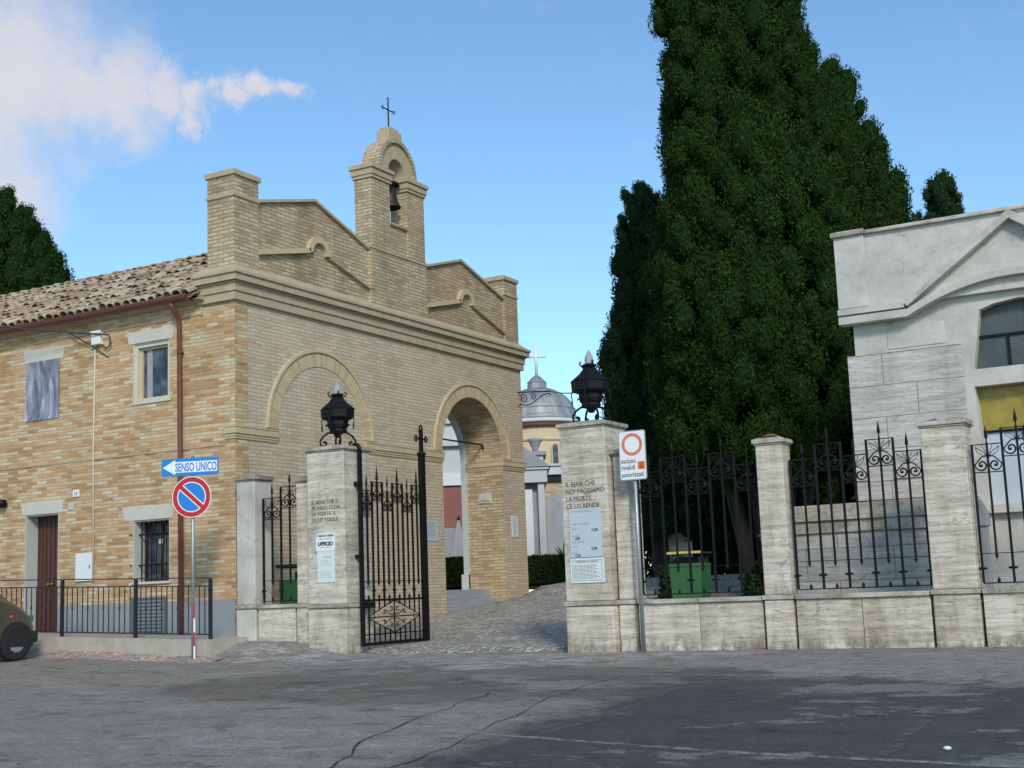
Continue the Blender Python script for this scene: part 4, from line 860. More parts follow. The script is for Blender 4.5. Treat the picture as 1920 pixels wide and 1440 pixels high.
# lanterns on the gate pillars
def lantern(label, loc):
    p_ = thing('lantern', label, 'lantern', loc, 'black wrought-iron lanterns on the gate pillars', world=False)
    for k in range(4):
        a = R(45 + 90 * k); dx, dy = math.cos(a), math.sin(a); mb = MB()
        pts = [(.08, .21), (.15, .20), (.22, .15), (.265, .08), (.26, .02), (.22, .005), (.18, .02), (.175, .055), (.20, .07), (.215, .05)]
        mb.tube([(dx * r_, dy * r_, z) for r_, z in pts], [.016] * 6 + [.02] * 4, 5); mb.build('leg', 'iron', p_)
    MB().lathe([(.03, .13), (.05, .15), (.07, .19), (.12, .20), (.135, .235), (.125, .26)], n=8, ph=R(22.5), smooth=False).build('base_ring', 'iron', p_)
    mb = MB().lathe([(.125, .26), (.15, .28), (.165, .33), (.16, .40), (.175, .42)], n=8, ph=R(22.5), smooth=False)
    for k in range(8):
        a = R(45 * k + 22.5); mb.lathe([(.001, -.02), (.016, 0), (.001, .02)], (math.cos(a) * .175, math.sin(a) * .175, .32), 6)
    mb.build('cage', 'iron', p_)
    mb = MB().lathe([(.20, .40), (.255, .43), (.26, .54), (.27, .56), (.25, .58), (.20, .62), (.15, .66), (.10, .72), (.075, .75), (.10, .77), (.10, .79), (.06, .80)], n=8, ph=R(22.5), smooth=False); mb.build('hood', 'iron', p_)
    for k in range(4):
        a = R(90 * k + 10); dx, dy = math.cos(a), math.sin(a)
        mb = MB().tube([(dx * .25, dy * .25, .44), (dx * .275, dy * .275, .40), (dx * .265, dy * .265, .33)], .008, 5)
        mb.tube([(dx * .265 + .018 * math.cos(b2) * -dy, dy * .265 + .018 * math.cos(b2) * dx, .285 + .045 * math.sin(b2)) for b2 in np.linspace(0, 2 * math.pi, 11)[:-1]], .006, 4, closed=True); mb.build('hook', 'iron', p_)
        a += R(35); dx, dy = math.cos(a), math.sin(a)
        MB().tube([(dx * .08, dy * .08, .73), (dx * .12, dy * .12, .77), (dx * .145, dy * .145, .80), (dx * .13, dy * .13, .825), (dx * .115, dy * .115, .805)], .011, 5).build('curl', 'iron', p_)
    MB().lathe([(.05, .79), (.062, .81), (.068, .85), (.055, .90), (.03, .945), (.014, .975), (.001, 1.0)], n=8, smooth=False).build('glass_flame', 'flame', p_)
    return p_
l1 = lantern('black wrought-iron lantern with glass flame on the left gate pillar', (2.03, -.02, 3.11))
l2 = copy_tree(l1); l2.location = (6.285, -.02, 3.07); l2['label'] = 'black wrought-iron lantern with glass flame on the right gate pillar against the trees'
# scroll bracket at the far end of the facade, with its wire
bk_ = thing('scroll_bracket', 'black wrought-iron scroll bracket at the far end of the facade holding a wire', 'bracket', (.0, 9.2, 5.18))
mb = MB().tube([(.0, 9.2, 5.16), (.82, 9.2, 5.10)], .014, 5)
mb.tube([(.02 + .0, 9.2, 4.86), (.06, 9.2, 4.90), (.09, 9.2, 4.88)], .012, 5)
mb.tube([(.06, 9.2, 4.90), (.14, 9.2, 4.86), (.30, 9.2, 4.86), (.46, 9.2, 4.95), (.62, 9.2, 5.04), (.78, 9.2, 5.06), (.82, 9.2, 5.02), (.77, 9.2, 5.0)], .012, 5)
for cx, cz, r_ in ((.14, 5.0, .11), (.38, 5.02, .08)): mb.tube([(cx + r_ * (.2 + .8 * k / 18) * math.cos(R(30 + 480 * k / 18)), 9.2, cz + r_ * (.2 + .8 * k / 18) * math.sin(R(30 + 480 * k / 18))) for k in range(19)], .010, 5)
mb.build('scrollwork', 'iron', bk_)
MB().tube(droop((.82, 9.2, 5.10), (6.1, 0.1, 3.52), .03), .010, 5).build('wire', 'cable', bk_)
# ---------------------------------------------------------------- inscriptions and notices
PY = -.3525
text('IL BENE CHE IL\nMONDO CI DA\nLA MORTE  E\nCE LO TOGLIE', .076, (1.77, PY, 2.245), ROT_F, 'carved', 'carved_inscription', P1, sx=1.0, ext=.002, ls=1.16)
text('IL BENE CHE\nNOI FACCIAMO\nLA MORTE\nCE LO RENDE', .085, (6.01, PY, 2.20), ROT_F, 'carved', 'carved_inscription', P2, sx=.93, ext=.002, ls=1.13)
def para(parent, x0, x1, z0, z1, n, y, m='ink_soft', h=.006, seed=1):
    rr = random.Random(seed); mb = MB()
    for k in range(n):
        z = z1 - (z1 - z0) * (k + .5) / n; x = x0; e = x0 + (x1 - x0) * rr.uniform(.72, 1)
        while x < e: l = rr.uniform(.02, .06); mb.box(x, min(x + l, e), y - .001, y, z, z + h); x += l + .012
    return mb.build('printed_text', m, parent)
n1 = thing('office_notice', 'tall white office notice below the inscription on the left gate pillar', 'notice', (2.02, -.36, 1.1))
MB().box(1.855, 2.195, -.366, -.353, 1.55, 1.80).build('header_plate', 'sheet_white', n1); MB().box(1.875, 2.185, -.362, -.353, 1.09, 1.547).build('hours_sheet', 'paper', n1)
text('COMUNE DI FERMO', .042, (2.025, -.367, 1.755), ROT_F, 'ink', 'lettering', n1, sx=.82, align='CENTER', ext=.001, bold=.001); text('SERVIZI CIMITERIALI', .03, (2.025, -.367, 1.715), ROT_F, 'ink_soft', 'lettering', n1, sx=.85, align='CENTER', ext=.001)
text('UFFICIO', .078, (2.025, -.367, 1.625), ROT_F, 'ink', 'lettering', n1, sx=.95, align='CENTER', ext=.001, bold=.004, shear=.15); MB().box(1.91, 2.14, -.3675, -.366, 1.595, 1.602).build('printed_text', 'ink_soft', n1)
text('ORARIO', .04, (2.05, -.363, 1.445), ROT_F, 'ink_soft', 'lettering', n1, align='CENTER', ext=.001); para(n1, 1.93, 2.14, 1.33, 1.42, 3, -.3625, seed=3); para(n1, 1.91, 2.15, 1.15, 1.26, 4, -.3625, seed=4)
n2 = thing('prices_notice', 'bluish enamel notice with opening hours on the right gate pillar', 'notice', (6.28, -.36, 1.26))
MB().box(6.05, 6.515, -.368, -.354, 1.265, 1.90).build('plate', 'paper_blue', n2, bevel=.004)
for s, x, z, sz in (('COMUNE DI FERMO', 6.09, 1.855, .038), ('ORARIO DEL CIMITERO', 6.08, 1.69, .030), ('mattino', 6.08, 1.63, .03), ('12,30', 6.37, 1.60, .05), ('pomeriggio', 6.08, 1.54, .03), ('15,30', 6.12, 1.50, .042), ('ORA LEGALE', 6.08, 1.455, .036), ('mattino', 6.08, 1.40, .03), ('12,00', 6.36, 1.36, .045), ('ULTIMA', 6.08, 1.315, .03), ('17,30', 6.12, 1.277, .042)):
    text(s, sz, (x, -.369, z), ROT_F, 'ink' if sz > .04 else 'ink_soft', 'lettering', n2, ext=.001, sx=.85, bold=.0015 if sz > .04 else 0)
n3 = thing('regulations_notice', 'white framed regulations notice, the lower one on the right gate pillar', 'notice', (6.28, -.36, .95))
MB().box(6.04, 6.53, -.366, -.354, .935, 1.255).build('plate', 'paper', n3)
mb = MB()
for a, b2, c, d2 in ((6.07, 6.50, 1.225, 1.229), (6.07, 6.50, .962, .966), (6.07, 6.074, .962, 1.229), (6.496, 6.50, .962, 1.229)): mb.box(a, b2, -.3675, -.366, c, d2)
mb.build('border', 'ink', n3); text('COMUNE DI FERMO', .034, (6.285, -.367, 1.195), ROT_F, 'ink', 'lettering', n3, align='CENTER', ext=.001, sx=1.1); para(n3, 6.09, 6.48, .98, 1.17, 11, -.3665, 'ink', .005, 9)
# ---------------------------------------------------------------- traffic signs
def disc(mb, r0, r1, y, n=40, cx=0, cz=0, a0=0, a1=2 * math.pi):
    A = np.linspace(a0, a1, n + 1); v = [(cx + r_ * math.cos(a), y, cz + r_ * math.sin(a)) for a in A for r_ in (r0, r1)]
    return mb.add(v, [(2 * i, 2 * i + 1, 2 * i + 3, 2 * i + 2) for i in range(n)])
s1 = thing('road_sign_post', 'no-parking disc and blue one-way arrow sign on a thin grey post by the kerb', 'road sign', (.30, -1.30, .03), world=False, rz=R(20))
MB().tube([(0, .035, -.05), (0, .035, 3.0)], .024, 10).build('post', 'galv', s1)
mb = MB().box(-.012, .012, -.004, .008, .02, .80); mb.v = [(a + .035, b2, c) for a, b2, c in mb.v]; mb.build('reflective_strip', 'sheet_white', s1)
mb = MB()
for z in (.22, .62): mb.box(.022, .048, -.007, -.0045, z, z + .2)
mb.build('red_band', 'red', s1)
rp = MB().box(-.47, .42, -.012, .0, 2.70, 2.965).build('arrow_plate', 'blue', s1, bevel=.004)
mb = MB(); ya = -.0145
mb.add([(-.45, ya, 2.832), (-.255, ya, 2.72), (-.255, ya, 2.752), (.40, ya, 2.752), (.40, ya, 2.912), (-.255, ya, 2.912), (-.255, ya, 2.945)], [(0, 1, 2, 5, 6), (2, 3, 4, 5)]); mb.build('white_arrow', 'sheet_white', rp, fix=False, wloc=(0, 0, 0))
text('SENSO UNICO', .175, (-.255, -.016, 2.770), ROT_F, 'blue', 'lettering', rp, sx=.565, ext=.0008, bold=.0035)
zc = 2.385; dp = MB(); dp.prism([(.305 * math.cos(a), zc + .305 * math.sin(a)) for a in np.linspace(0, 2 * math.pi, 49)[:-1]], 'y', -.012, 0); dp = dp.build('round_plate', 'sheet_white', s1)
disc(MB(), .225, .293, -.0145, cz=zc).build('red_ring', 'red', dp, fix=False, wloc=(0, 0, 0))
bmx = MB()
for s in (1, -1):
    r_ = .208; off = .047; a_ = math.asin(off / r_); pts = [(r_ * math.cos(a), r_ * math.sin(a)) for a in np.linspace(a_, math.pi - a_, 25)]
    q = R(-42); pts = [(s * (x * math.cos(q) - z * math.sin(q)), s * (x * math.sin(q) + z * math.cos(q))) for x, z in pts]
    bmx.add([(x, -.0145, zc + z) for x, z in pts], [list(range(len(pts)))])
bmx.build('blue_field', 'blue', dp, fix=False, wloc=(0, 0, 0))
q = R(-42); c_, s_ = math.cos(q), math.sin(q); mb = MB(); mb.add([(x * c_ - z * s_, -.0155, zc + x * s_ + z * c_) for x, z in ((-.245, -.03), (.245, -.03), (.245, .03), (-.245, .03))], [(0, 1, 2, 3)]); mb.build('red_bar', 'red', dp, fix=False, wloc=(0, 0, 0))
s2 = thing('road_sign_post', 'white vehicle ban sign with red ring on a grey post before the right gate pillar', 'road sign', (7.06, -.46, .03), world=False)
MB().tube([(0, .03, -.05), (0, .03, 2.7)], .027, 12).build('post', 'galv', s2)
def rrect(hw, z0, z1, r_, n=5):
    pts = []
    for cx, cz, a0 in ((hw - r_, z0 + r_, -90), (hw - r_, z1 - r_, 0), (-hw + r_, z1 - r_, 90), (-hw + r_, z0 + r_, 180)): pts += [(cx + r_ * math.cos(R(a0 + 90 * k / n)), cz + r_ * math.sin(R(a0 + 90 * k / n))) for k in range(n + 1)]
    return pts
pl_ = MB().prism(rrect(.19, 2.18, 2.82, .03), 'y', -.008, .002).build('plate', 'galv', s2); MB().prism(rrect(.178, 2.192, 2.808, .025), 'y', -.0105, -.0085).build('face', 'sheet_white', s2)
disc(MB(), .105, .145, -.013, cz=2.64).build('red_ring', 'faded_red', s2, fix=False)
for s, z in (('escluso', 2.402), ('invalidi', 2.318), ('autorizzati', 2.225)): text(s, .088, (-.165, -.0115, z), ROT_F, 'ink', 'lettering', s2, sx=.80 if s != 'autorizzati' else .84, ext=.0008, bold=.0006)
MB().prism(rrect(.048, 2.315, 2.415, .01), 'y', -.0125, -.011).build('disabled_badge', 'orange', s2).location = (.118, 0, 0)
mb = MB()
disc(mb, .001, .007, -.0135, 10, .122, 2.395); mb.add([(.118, -.0135, 2.388), (.128, -.0135, 2.388), (.124, -.0135, 2.352), (.150, -.0135, 2.330), (.143, -.0135, 2.325), (.114, -.0135, 2.352)], [(0, 1, 2, 5), (2, 3, 4, 5)]); disc(mb, .017, .023, -.0135, 14, .118, 2.345, R(100), R(360)); mb.build('wheelchair_symbol', 'ink', s2, fix=False)
# ---------------------------------------------------------------- stone chapel at the right
CH = thing('stone_chapel', 'grey travertine mausoleum chapel with gabled front and arched window behind the fence', 'mausoleum', (11.6, 1.5, .8)); CY = 1.5
CX = 11.62
def mirror(pts): return pts + [(2 * CX - x, z) for x, z in pts[::-1]]
# front body with window and door openings
def half(x): return 2 * CX - x
outl = [(9.50, .3), (half(9.50), .3), (half(9.50), 4.30), (9.50, 4.30)]
win = [(11.0, 3.44), (11.13, 4.14), (11.3, 4.21), (11.62, 4.25), (half(11.3), 4.21), (half(11.13), 4.14), (half(11.0), 3.44)]
mb = MB()
# left leaf of the wall, right leaf, and the strips between openings
Lp = [(9.50, .3), (10.97, .3), (11.06, 1.70), (10.985, 3.22), (11.0, 3.44), (11.13, 4.20), (11.13, 4.40), (9.50, 4.40)]
mb.prism(Lp, 'y', CY, CY + .35); mb.prism([(half(x), z) for x, z in Lp], 'y', CY, CY + .35)
mb.prism([(10.985, 3.22), (half(10.985), 3.22), (half(11.0), 3.44), (11.0, 3.44)], 'y', CY, CY + .35)
mb.prism([(11.13, 4.20), (11.3, 4.26), (11.62, 4.30), (half(11.3), 4.26), (half(11.13), 4.20), (half(11.13), 4.7), (11.13, 4.7)], 'y', CY, CY + .35)
mb.prism([(10.97, .3), (half(10.97), .3), (half(11.06), 1.70), (11.06, 1.70)], 'y', CY + .05, CY + .35)
mb.box(9.50, half(9.50), CY + .35, CY + 4.0, .3, 4.4)
mb.build('front_wall', 'marble', CH)
mb = MB().box(9.40, 10.87, CY - .045, CY - .002, 1.86, 3.79); mb.box(9.40, 9.497, CY - .002, CY + 3.9, 1.86, 3.79); mb.build('stone_cladding', 'trav_block', CH, bevel=.004); MB().box(half(10.87), half(9.40), CY - .045, CY - .002, 1.86, 3.79).build('stone_cladding', 'trav_block', CH, bevel=.004)
mb = MB().box(9.94, 10.68, CY - .012, CY + .01, 3.83, 4.12); mb.build('repair_slab', 'marble', CH, bevel=.003)
at_ = [(9.40, 4.40), (10.20, 4.40), (11.62, 5.30), (11.62, 5.45)]
# attic block above the cornice
mb = MB().prism([(9.38, 4.40), (half(9.38), 4.40), (half(9.38), 5.40), (9.38, 5.40)], 'y', CY - .10, CY + 4.0); mb.build('attic', 'marble', CH)
for a_ in (9.36, half(9.76)): MB().box(a_, a_ + .40, CY - .15, CY - .102, 4.42, 5.40).build('attic_pilaster', 'marble', CH, bevel=.006)
mb = MB().box(9.33, 9.78, CY - .20, CY + 4.0, 5.401, 5.47); mb.box(9.78, half(9.78), CY - .16, CY + 4.0, 5.401, 5.45); mb.box(half(9.78), half(9.33), CY - .20, CY + 4.0, 5.401, 5.47); mb.build('roof_coping', 'trav_cap', CH, bevel=.008)
# gable mouldings and the segmental cornice
mb = MB()
for f_ in (lambda x: x, half):
    mb.prism([(f_(10.24), 4.37), (f_(10.28), 4.33), (f_(11.62), 5.28), (f_(11.62), 5.40)], 'y', CY - .24, CY - .101); mb.prism([(f_(9.36), 4.32), (f_(10.24), 4.32), (f_(10.24), 4.40), (f_(9.36), 4.40)], 'y', CY - .22, CY - .003)
mb.build('gable_moulding', 'marble', CH, bevel=.006)
def seg(x): return 4.20 + .36 * (1 - ((x - CX) / 1.36) ** 2)
xs = lin(10.26, half(10.26), 25); mb = MB().prism([(x, seg(x)) for x in xs] + [(x, seg(x) + .10) for x in xs[::-1]], 'y', CY - .20, CY - .001)
mb.box(9.36, 10.26, CY - .20, CY - .001, 4.20, 4.305); mb.box(half(10.26), half(9.36), CY - .20, CY - .001, 4.20, 4.305); mb.build('cornice', 'marble', CH, bevel=.006)
gw = MB().box(10.95, half(10.95), CY + .16, CY + .18, 3.42, 4.30).build('arched_window', 'hammered', CH)
mb = MB().box(10.95, half(10.95), CY + .13, CY + .16, 3.855, 3.885); mb.box(11.41, 11.44, CY + .13, CY + .16, 3.44, 3.855); mb.box(half(11.44), half(11.41), CY + .13, CY + .16, 3.44, 3.855); mb.box(11.66, 11.69, CY + .13, CY + .16, 3.885, 4.3); mb.box(10.98, half(10.98), CY + .13, CY + .16, 3.44, 3.46); mb.build('glazing_bar', 'iron', gw, wloc=(0, 0, 0))
dp_ = MB().box(10.95, half(10.95), CY + .20, CY + .22, 2.66, 3.25).build('yellow_pane', 'yellow_glass', CH)
MB().box(10.95, half(10.95), CY + .17, CY + .20, 2.63, 2.66).build('window_bar', 'iron', CH)
MB().prism([(CX + .10 + .22 * math.cos(a), 2.60 + .22 * math.sin(a)) for a in np.linspace(0, 2 * math.pi, 33)[:-1]], 'y', CY + .18, CY + .195).build('teal_roundel', 'teal', CH)
mb = MB(); mb.tube([(CX + .10 + .22 * math.cos(a), CY + .175, 2.60 + .22 * math.sin(a)) for a in np.linspace(0, 2 * math.pi, 33)[:-1]], .015, 5, closed=True); mb.build('roundel_rim', 'iron', CH)
MB().box(10.95, half(10.95), CY + .20, CY + .22, 1.72, 2.63).build('lower_pane', 'paper_blue', CH)
mb = MB().box(10.99, half(10.99), CY - .03, CY + .19, 1.64, 1.71); mb.box(10.95, half(10.95), CY - .06, CY + .04, 1.60, 1.639); mb.build('window_ledge', 'marble', CH, bevel=.005)
# plinth terrace
mb = MB().box(8.44, 10.93, CY - .30, CY + 2.5, 1.62, 1.83); mb.box(8.46, 10.92, CY - .26, CY + 2.5, 1.46, 1.617); mb.build('plinth_step', 'trav_cap', CH, bevel=.01)
MB().box(8.50, 10.90, CY - .22, CY + 2.5, .4, 1.457).build('plinth', 'trav_block', CH, bevel=.01)
hs = thing('small_gabled_stone', 'small grey gabled stone post between the broad fence pillar and the chapel', 'stone post', (11.08, .6, .5))
MB().box(11.0, 11.15, .52, .68, .4, 1.42).build('shaft', 'grey_stone', hs, bevel=.006); MB().prism([(10.99, 1.42), (11.17, 1.42), (11.17, 1.55), (11.09, 1.74), (10.99, 1.55)], 'y', .49, .71).build('gabled_head', 'grey_stone', hs, bevel=.006)
MB().tube([(9.9, CY - .05, 1.84), (9.9, CY - .05, 2.36)], .012, 6).build('candle_rod', 'galv', CH)
pp = thing('paper_scrap', 'small crumpled white scrap of paper lying on the dark asphalt at the bottom right', 'litter', (12.2, -7.25, street_z(12.2, -7.25)), world=False)
MB().lathe([(.001, .0), (.022, .003), (.027, .012), (.018, .022), (.001, .02)], n=7, smooth=False).build('paper', 'sheet_white', pp)
gm = MB()
for k in range(520):
    u_ = random.random(); x = random.uniform(-2, 13.5); y = -.36 - abs(random.gauss(0, .35)) if u_ < .6 else random.uniform(-9, -.5)
    if 2.7 < x < 5.7 and y > -1: continue
    z = street_z(x, y) + .003; r_ = random.uniform(.006, .02); a = random.uniform(0, 6.28)
    gm.add([(x + r_ * math.cos(a), y + r_ * math.sin(a), z), (x + r_ * .6 * math.cos(a + 1.6), y + r_ * .6 * math.sin(a + 1.6), z + .004), (x - r_ * math.cos(a), y - r_ * math.sin(a), z + .002), (x + r_ * .6 * math.cos(a - 1.6), y + r_ * .6 * math.sin(a - 1.6), z + .006)], [(0, 1, 2, 3)])
g = gm.build('leaf_litter', simple('dry leaf litter and grit', (.17, .12, .075), .95, var=.6, sc_=9), fix=False); g['kind'] = 'stuff'
# ---------------------------------------------------------------- bins
def bin_(label, x, y, z, wd, h, rz_=0, edge='yellow_edge'):
    p_ = thing('waste_container', label, 'bin', (x, y, z), 'green waste containers behind the fence', world=False, rz=rz_); w2 = wd / 2
    mb = MB(); v = []
    for zz, k in ((.06, .88), (h * .82, 1)): v += [(-w2 * k, -w2 * .8 * k, zz), (w2 * k, -w2 * .8 * k, zz), (w2 * k, w2 * .8 * k, zz), (-w2 * k, w2 * .8 * k, zz)]
    mb.add(v, [(0, 1, 2, 3), (4, 5, 6, 7), (0, 1, 5, 4), (1, 2, 6, 5), (2, 3, 7, 6), (3, 0, 4, 7)]); mb.build('container', 'green_bin', p_, bevel=.01)
    mb = MB().box(-w2 * 1.08, w2 * 1.08, -w2 * .9, w2 * .9, h * .965, h); mb.build('lid', 'dark_lid', p_, bevel=.01); MB().box(-w2 * 1.1, w2 * 1.1, -w2 * .92, -w2 * .9, h * .975, h + .012).build('lid_edge', edge, p_)
    mb = MB()
    for sx_ in (-1, 1): mb.box(sx_ * w2 * .9 - .015, sx_ * w2 * .9 + .015, -w2 * .7, -w2 * .65, h * .82, h * .93)
    mb.box(-w2 * .95, w2 * .95, w2 * .5, w2 * .55, h * .8, h * .93); mb.build('lid_bracket', 'dark_lid', p_)
    return p_
bin_('green waste container with yellow-edged dark lid behind the shady fence', 5.77, 4.4, .38, .56, 1.0)
bin_('green waste container behind the short fence beside the facade', .72, .75, .10, .60, 1.30, 0, 'dark_lid')
# ---------------------------------------------------------------- parked car (nose towards the kerb)
car = thing('parked_car', 'olive brown parked car with its nose to the kerb, cut off by the left edge', 'car', (-3.4, -3.9, .02))
cz0 = street_z(-3.4, -2.0) - .0; XR, XL = -2.60, -4.20; YF = -1.60
def cy(d): return YF - d
prof = [(0.03, .22), (0.0, .36), (.01, .50), (.05, .62), (.14, .74), (.30, .85), (.55, .95), (.8, .99), (1.1, 1.0), (3.4, .98), (3.85, .86), (4.0, .66), (4.02, .45), (3.98, .24)]
def side_loft(prof, halfs):        # rings along X with inset for roundness
    mb = MB(); n = len(prof); P = []
    for x, k in halfs: P.append([(x, cy(d if d > 2 else d + k * 1.0) if d <= 2 else cy(d - k), cz0 + z - (k * .6 if z > .6 else 0) + (k * .3 if z < .35 else 0)) for d, z in prof])
    P2 = [r_ + [r_[0]] for r_ in P]; mb.grid(P2)
    mb.add(P[0], [list(range(n))]); mb.add(P[-1], [list(range(n))]); return mb
body = side_loft(prof, [(XR, .10), (XR - .03, .04), (XR - .10, .01), (XR - .3, 0), (XL + .3, 0), (XL + .10, .01), (XL + .03, .04), (XL, .10)]).build('body', 'car', car)
rfm = MB()
v = [(XR - .06, cy(.42), cz0 + .88), (XR - .06, cy(3.3), cz0 + .95), (XR - .22, cy(2.6), cz0 + 1.42), (XR - .22, cy(1.05), cz0 + 1.40), (XL + .06, cy(.42), cz0 + .88), (XL + .06, cy(3.3), cz0 + .95), (XL + .22, cy(2.6), cz0 + 1.42), (XL + .22, cy(1.05), cz0 + 1.40)]
rfm.add(v, [(0, 1, 2, 3), (4, 5, 6, 7), (3, 2, 6, 7), (0, 3, 7, 4), (1, 2, 6, 5)]); cb_ = rfm.build('cabin', 'car', car, bevel=.05)
gls = MB()
def inset(q, f_, o): c_ = sum((Vector(p) for p in q), Vector()) / len(q); nrm = (Vector(q[1]) - Vector(q[0])).cross(Vector(q[2]) - Vector(q[0])).normalized(); return [tuple(c_ + (Vector(p) - c_) * f_ + nrm * o) for p in q]
for ids in ((0, 1, 2, 3), (4, 5, 6, 7), (0, 3, 7, 4), (1, 2, 6, 5)):
    q = [v[i] for i in ids]; c_ = sum((Vector(p) for p in q), Vector()) / 4; nn = (Vector(q[1]) - Vector(q[0])).cross(Vector(q[2]) - Vector(q[0])); o = .006 if nn.dot(c_ - Vector((-3.4, cy(2.4), cz0 + 1))) > 0 else -.006
    gls.add(inset(q, .86, o), [(0, 1, 2, 3)])
gls.build('windows', 'car_glass', car, fix=False)
for nm, x, d in (('wheel', XR - .08, .38), ('wheel', XR - .08, 3.2), ('wheel', XL + .08, .38), ('wheel', XL + .08, 3.2)):
    sg = 1 if x > -3.4 else -1
    def lx(prof, c, n=28):
        mb = MB(); mb.lathe(prof, (0, 0, 0), n); mb.v = [(c[0] + sg * z_, c[1] + a, c[2] + b2) for a, b2, z_ in mb.v]; return mb
    wc = (x, cy(d), cz0 + .275)
    wh = lx([(.17, -.08), (.265, -.08), (.28, -.05), (.28, .05), (.265, .085), (.20, .09), (.185, .08)], wc).build(nm, 'rubber', car)
    hb = lx([(.001, .06), (.05, .085), (.14, .082), (.185, .072), (.19, .05)], wc, 24)
    hb.build('hubcap', 'hub', wh, wloc=(0, 0, 0))
    for k in range(12) if (nm, x, d) == ('wheel', XR - .08, .38) else ():
        a = R(30 * k); hm = MB().lathe([(.016, 0), (.016, .006)], (0, 0, 0), 8); hm.v = [(wc[0] + .083 + z_, wc[1] + .155 * math.cos(a) + a_, wc[2] + .155 * math.sin(a) + b_) for a_, b_, z_ in hm.v]
        hm.build('hub_hole', 'rubber', wh, wloc=(0, 0, 0))
    arch = MB(); lin_ = arcpts((cy(d), cz0 + .275), .312, R(-12), R(192), 21)
    arch.prism(lin_, 'x', x + sg * .04, x + sg * .086); arch.build('wheel_arch', 'rubber', car)
    
mb = MB().box(XL + .05, XR - .02, cy(.02), cy(-.05), cz0 + .26, cz0 + .44); mb.box(XR - .12, XR - .02, cy(.06), cy(-.03), cz0 + .26, cz0 + .44); mb.build('bumper', 'rubber', car, bevel=.03)
for sx_ in (XR - .18, XL + .18): MB().box(sx_ - .13, sx_ + .13, cy(.09), cy(.015), cz0 + .58, cz0 + .68).build('headlight', 'car_glass', car, bevel=.02)
MB().box(XR - .005, XR + .004, cy(.52), cy(.46), cz0 + .66, cz0 + .685).build('side_indicator', 'orange', car)
MB().box(XR - .02, XR + .12, cy(.95), cy(.84), cz0 + 1.0, cz0 + 1.10).build('door_mirror', 'car', car, bevel=.02)
# ---------------------------------------------------------------- background chapels and graves
DC = thing('domed_chapel', 'yellow brick chapel with grey lead dome and white cross in the distance', 'chapel', (-21.5, 49.9, 1.1)); dc = (-21.5, 49.9, 0)
MB().lathe([(2.15, 1.0), (2.15, 9.9)], dc, 40).build('drum', 'drum', DC)
mb = MB().lathe([(2.2, 8.95), (2.2, 9.15)], dc, 40); mb.build('string_course', 'moulding', DC)
MB().lathe([(2.2, 9.72), (2.32, 9.74), (2.32, 9.98), (2.2, 10.0)], dc, 40).build('red_frieze', 'dark_red', DC)
MB().lathe([(2.3, 9.985), (2.4, 10.0), (2.4, 10.18), (2.25, 10.2)], dc, 40).build('dome_cornice', 'white_stone', DC)
mb = MB(); mb.lathe([(2.28, 10.19), (2.24, 10.4)] + [(2.16 * math.cos(a), 10.45 + 1.75 * math.sin(a)) for a in np.linspace(0, R(78), 14)], dc, 40); mb.lathe([(2.14, 10.85), (2.12, 10.90)], dc, 40); mb.build('dome', 'lead', DC)
mb = MB().lathe([(.58, 12.05), (.56, 12.45)], dc, 8, False); mb.lathe([(.60, 12.451), (.30, 12.75), (.05, 12.95)], dc, 8, False); mb.build('lantern_turret', 'lead', DC)
mb = MB().tube([(dc[0], dc[1], 12.9), (dc[0], dc[1], 14.65)], .085, 6); mb.tube([(dc[0] - .50, dc[1] - .29, 13.98), (dc[0] + .50, dc[1] + .29, 13.98)], .08, 6); mb.build('cross', 'white_paint', DC)
cdir = Vector((14.16 + 21.5, -16.12 - 49.9, 0)).normalized(); sdir = Vector((-cdir.y, cdir.x, 0))
for off in (.42, -.35, -.75, .98):
    a = math.asin(off * 2 / 2.15 * .98) if abs(off * 2) < 2.15 else 1.4
    c0 = Vector(dc) + (cdir * math.cos(a) + sdir * -math.sin(a) * -1) * 2.16
    mb = MB(); pts = [(-.20, 7.0), (.20, 7.0)] + [(.20 * math.cos(t_), 8.55 + .2 * math.sin(t_)) for t_ in np.linspace(0, math.pi, 9)]
    if off == .42:
        sd_ = Vector((-(c0 - Vector(dc)).y, (c0 - Vector(dc)).x, 0)).normalized(); nn = (c0 - Vector(dc)).normalized()
        f3 = [tuple(c0 + sd_ * x + Vector((0, 0, z)) + nn * .06) for x, z in pts]; b3 = [tuple(c0 + sd_ * x + Vector((0, 0, z)) - nn * .1) for x, z in pts]; n = len(pts)
        mb.add(f3 + b3, [list(range(n)), list(range(n, 2 * n))[::-1]] + [(i, (i + 1) % n, n + (i + 1) % n, n + i) for i in range(n)]); mb.build('arched_window', 'glass', DC)
        mb = MB(); mb.tube([tuple(Vector(f3[i]) + nn * .01) for i in range(1, n)] + [tuple(Vector(f3[0]) + nn * .01)], .05, 5); mb.build('window_surround', 'moulding', DC)
for k in range(8):
    a = math.atan2(cdir.y, cdir.x) + R(-4 + 45 * k); MB().lathe([(.16, 0), (.16, .25)], (dc[0] + 2.1 * math.cos(a), dc[1] + 2.1 * math.sin(a), 8.75), 6).build('capital', 'white_stone', DC)
